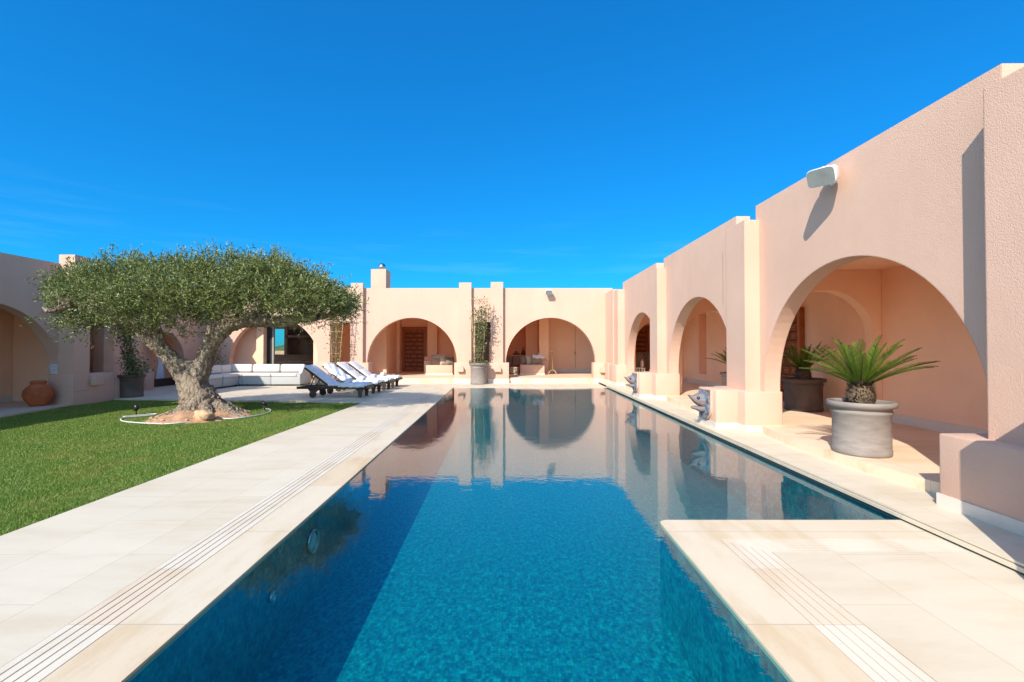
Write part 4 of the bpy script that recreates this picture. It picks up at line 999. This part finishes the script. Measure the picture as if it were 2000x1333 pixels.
throw(-3.45, 20.2, .95, M['fabric1'], 'beige fringed throw over the cushions in the left far arch')
throw(.95, 20.15, .93, M['cushion'], 'pale striped throw over the cushions in the right far arch')
t = thing('grey_sofa', 'taupe sofa in shadow at the left inside the right far arch', 'sofa', (0, 21.6, .2))
m = MB(); m.rbox(-.58, .62, 21.3, 22.15, .2, .50, .03); m.build('seat', M['greysofa'], t)
for x0, x1 in ((-.57, .0), (.02, .61)):
    m = MB(); m.rbox(x0, x1, 21.95, 22.18, .5, 1.0, .05, seg=3); m.build('back_cushion', M['greysofa'], t)
m = MB(); m.rbox(-.1, .30, 20.2, 20.9, .24, .52, .04, seg=3); m2 = MB().box(-.05, .26, 20.25, 20.85, .2, .24)
t = thing('ottoman', 'square taupe ottoman beside the bench in the right far arch', 'ottoman', (.1, 20.5, .2)); m.build('seat', M['fabric1'], t); m2.build('plinth_base', M['base'], t)
m = MB(); m.lathe([(0, 0), (.12, 0), (.19, .05), (.18, .09), (.10, .12), (.07, .16), (.09, .2), (.05, .2), (0, .14)], .22, 22.6, 28); m.v = [(x, y, z + 1.02) for x, y, z in m.v]
tag(m.build('lidded_pot', M['brownwicker']), 'squat dark lidded pot on the ledge in the right far arch', 'pot')
m = MB(); m.lathe([(0, 0), (.1, 0), (.1, .1), (.06, .22), (.025, .32), (.01, .44), (0, .44)], .55, 22.5, 20); m.v = [(x, y, z + 1.02) for x, y, z in m.v]
tag(m.build('lantern', M['grout']), 'tall conical dark lantern on the ledge in the right far arch', 'lantern')
t = thing('valet_stand', 'pale T-shaped stand with arched feet inside the right far arch', 'stand', (1.80, 20.3, .2))
MB().tube([(1.8, 20.3, .38), (1.78, 20.3, 1.20)], .03, 10).build('pole', M['bamboo'], t)
MB().rbox(1.62, 1.94, 20.26, 20.34, 1.2, 1.235, .008).build('top_bar', M['bamboo'], t)
for s_ in (-1, 1): MB().tube([(1.8 + s_ * .17 * math.sin(a), 20.3 + s_ * .03 * math.sin(a), .2 + .18 * math.cos(a) + .01) for a in [math.pi / 2 * i / 8 for i in range(9)]], .018, 8).build('foot', M['bamboo'], t)
def chair(loc, rz, label):
    t = thing('wicker_chair', label, 'wicker chair', (0, 0, 0), 'brown wicker tub chairs in the right arcade'); v = []; f = []; n = 24
    for j in range(6):
        for i in range(n):
            a = math.pi * (1.0 * i / (n - 1)) ; r_ = .36 + .03 * j / 5; hh = .42 + (.55 * math.sin(a) ** .7 + .08) * j / 5
            v.append((r_ * math.cos(a), r_ * math.sin(a) * .95, hh * (j > 0) + .08 * (j == 0) if j else .08))
    for j in range(5):
        for i in range(n - 1): f.append((j * n + i, j * n + i + 1, (j + 1) * n + i + 1, (j + 1) * n + i))
    m = MB(); m.add(v, f, True); o = m.build('shell', M['brownwicker'], t); s = o.modifiers.new('t', 'SOLIDIFY'); s.thickness = .03
    m = MB(); m.rbox(-.32, .32, -.3, .3, .36, .46, .03); m.build('seat', M['fabric1'], t)
    for x in (-.27, .27):
        for y in (-.25, .25): MB().tube([(x, y, 0), (x, y, .37)], .018, 6).build('leg', M['darkwood'], t)
    t.location = loc; t.rotation_euler.z = rz; return t
chair((4.75, 17.6, FZ), R(180), 'left wicker tub chair inside the farthest right arch')
chair((5.35, 18.3, FZ), R(160), 'right wicker tub chair inside the farthest right arch')
t = thing('side_table', 'low white slatted table inside the farthest right arch', 'side table', (4.6, 16.9, FZ))
MB().rbox(4.3, 4.9, 16.75, 17.1, .44 + FZ, .47 + FZ, .008).build('table_top', M['white'], t)
m = MB()
for k in range(7): m.box(4.31 + k * .09, 4.34 + k * .09, 16.76, 16.79, FZ, FZ + .44)
m.build('slatted_side', M['white'], t)
for x in (4.32, 4.87): MB().box(x, x + .03, 17.05, 17.08, FZ, FZ + .44).build('leg', M['white'], t)
m = MB(); m.lathe([(0, 0), (.05, 0), (.06, .1), (.05, .22), (.02, .26), (.02, .3), (0, .3)], 4.82, 16.9, 20); m.v = [(x, y, z + .652) for x, y, z in m.v]; tag(m.build('bottle', M['white']), 'white bottle on the low slatted table', 'bottle')
m = MB(); m.lathe([(0, 0), (.16, 0), (.2, .1), (.21, .42), (.2, .52), (.17, .5), (0, .45)], 4.6, 14.6, 32); m.v = [(x, y, z + FZ) for x, y, z in m.v]; tag(m.build('tall_pot', M['brownwicker']), 'dark tall pot standing just inside the middle right arch', 'pot')
# skimmer lid, underwater lamps, stone wall outside
m = MB(); m.rbox(-2.23, -2.08, YB - .285, YB - .272, .02, .15, .004); tag(m.build('skimmer_lid', M['white']), 'small square white cover low on the far left plinth', 'cover')
def poollamp(y, z, r_, label):
    t = thing('pool_lamp', label, 'pool lamp', (xl(y), y, z), 'round lamps in the left pool wall'); Mx = Matrix.Translation((xl(y), y, z)) @ Matrix.Rotation(R(90), 4, 'Y')
    MB().lathe([(r_ * .8, .0), (r_, .0), (r_ * 1.02, .02), (r_ * .9, .035), (r_ * .8, .02)], n=32, M=Mx).build('ring', M['steel'], t)
    MB().lathe([(0, .03), (r_ * .5, .028), (r_ * .8, .012)], n=32, M=Mx).build('lens', simple('lamp_lens', (.55, .6, .6), .2), t)
poollamp(3.9, -.25, .10, 'large round lamp in the left pool wall under the tree reflection')
poollamp(3.2, -.34, .035, 'small round fitting in the left pool wall below the large lamp')
m = MB(); m.box(-40, -10, 33, 33.6, -.3, 1.15); tag(m.build('garden_wall', M['stonewall']), 'rubble stone garden wall seen through the kitchen window', 'wall')
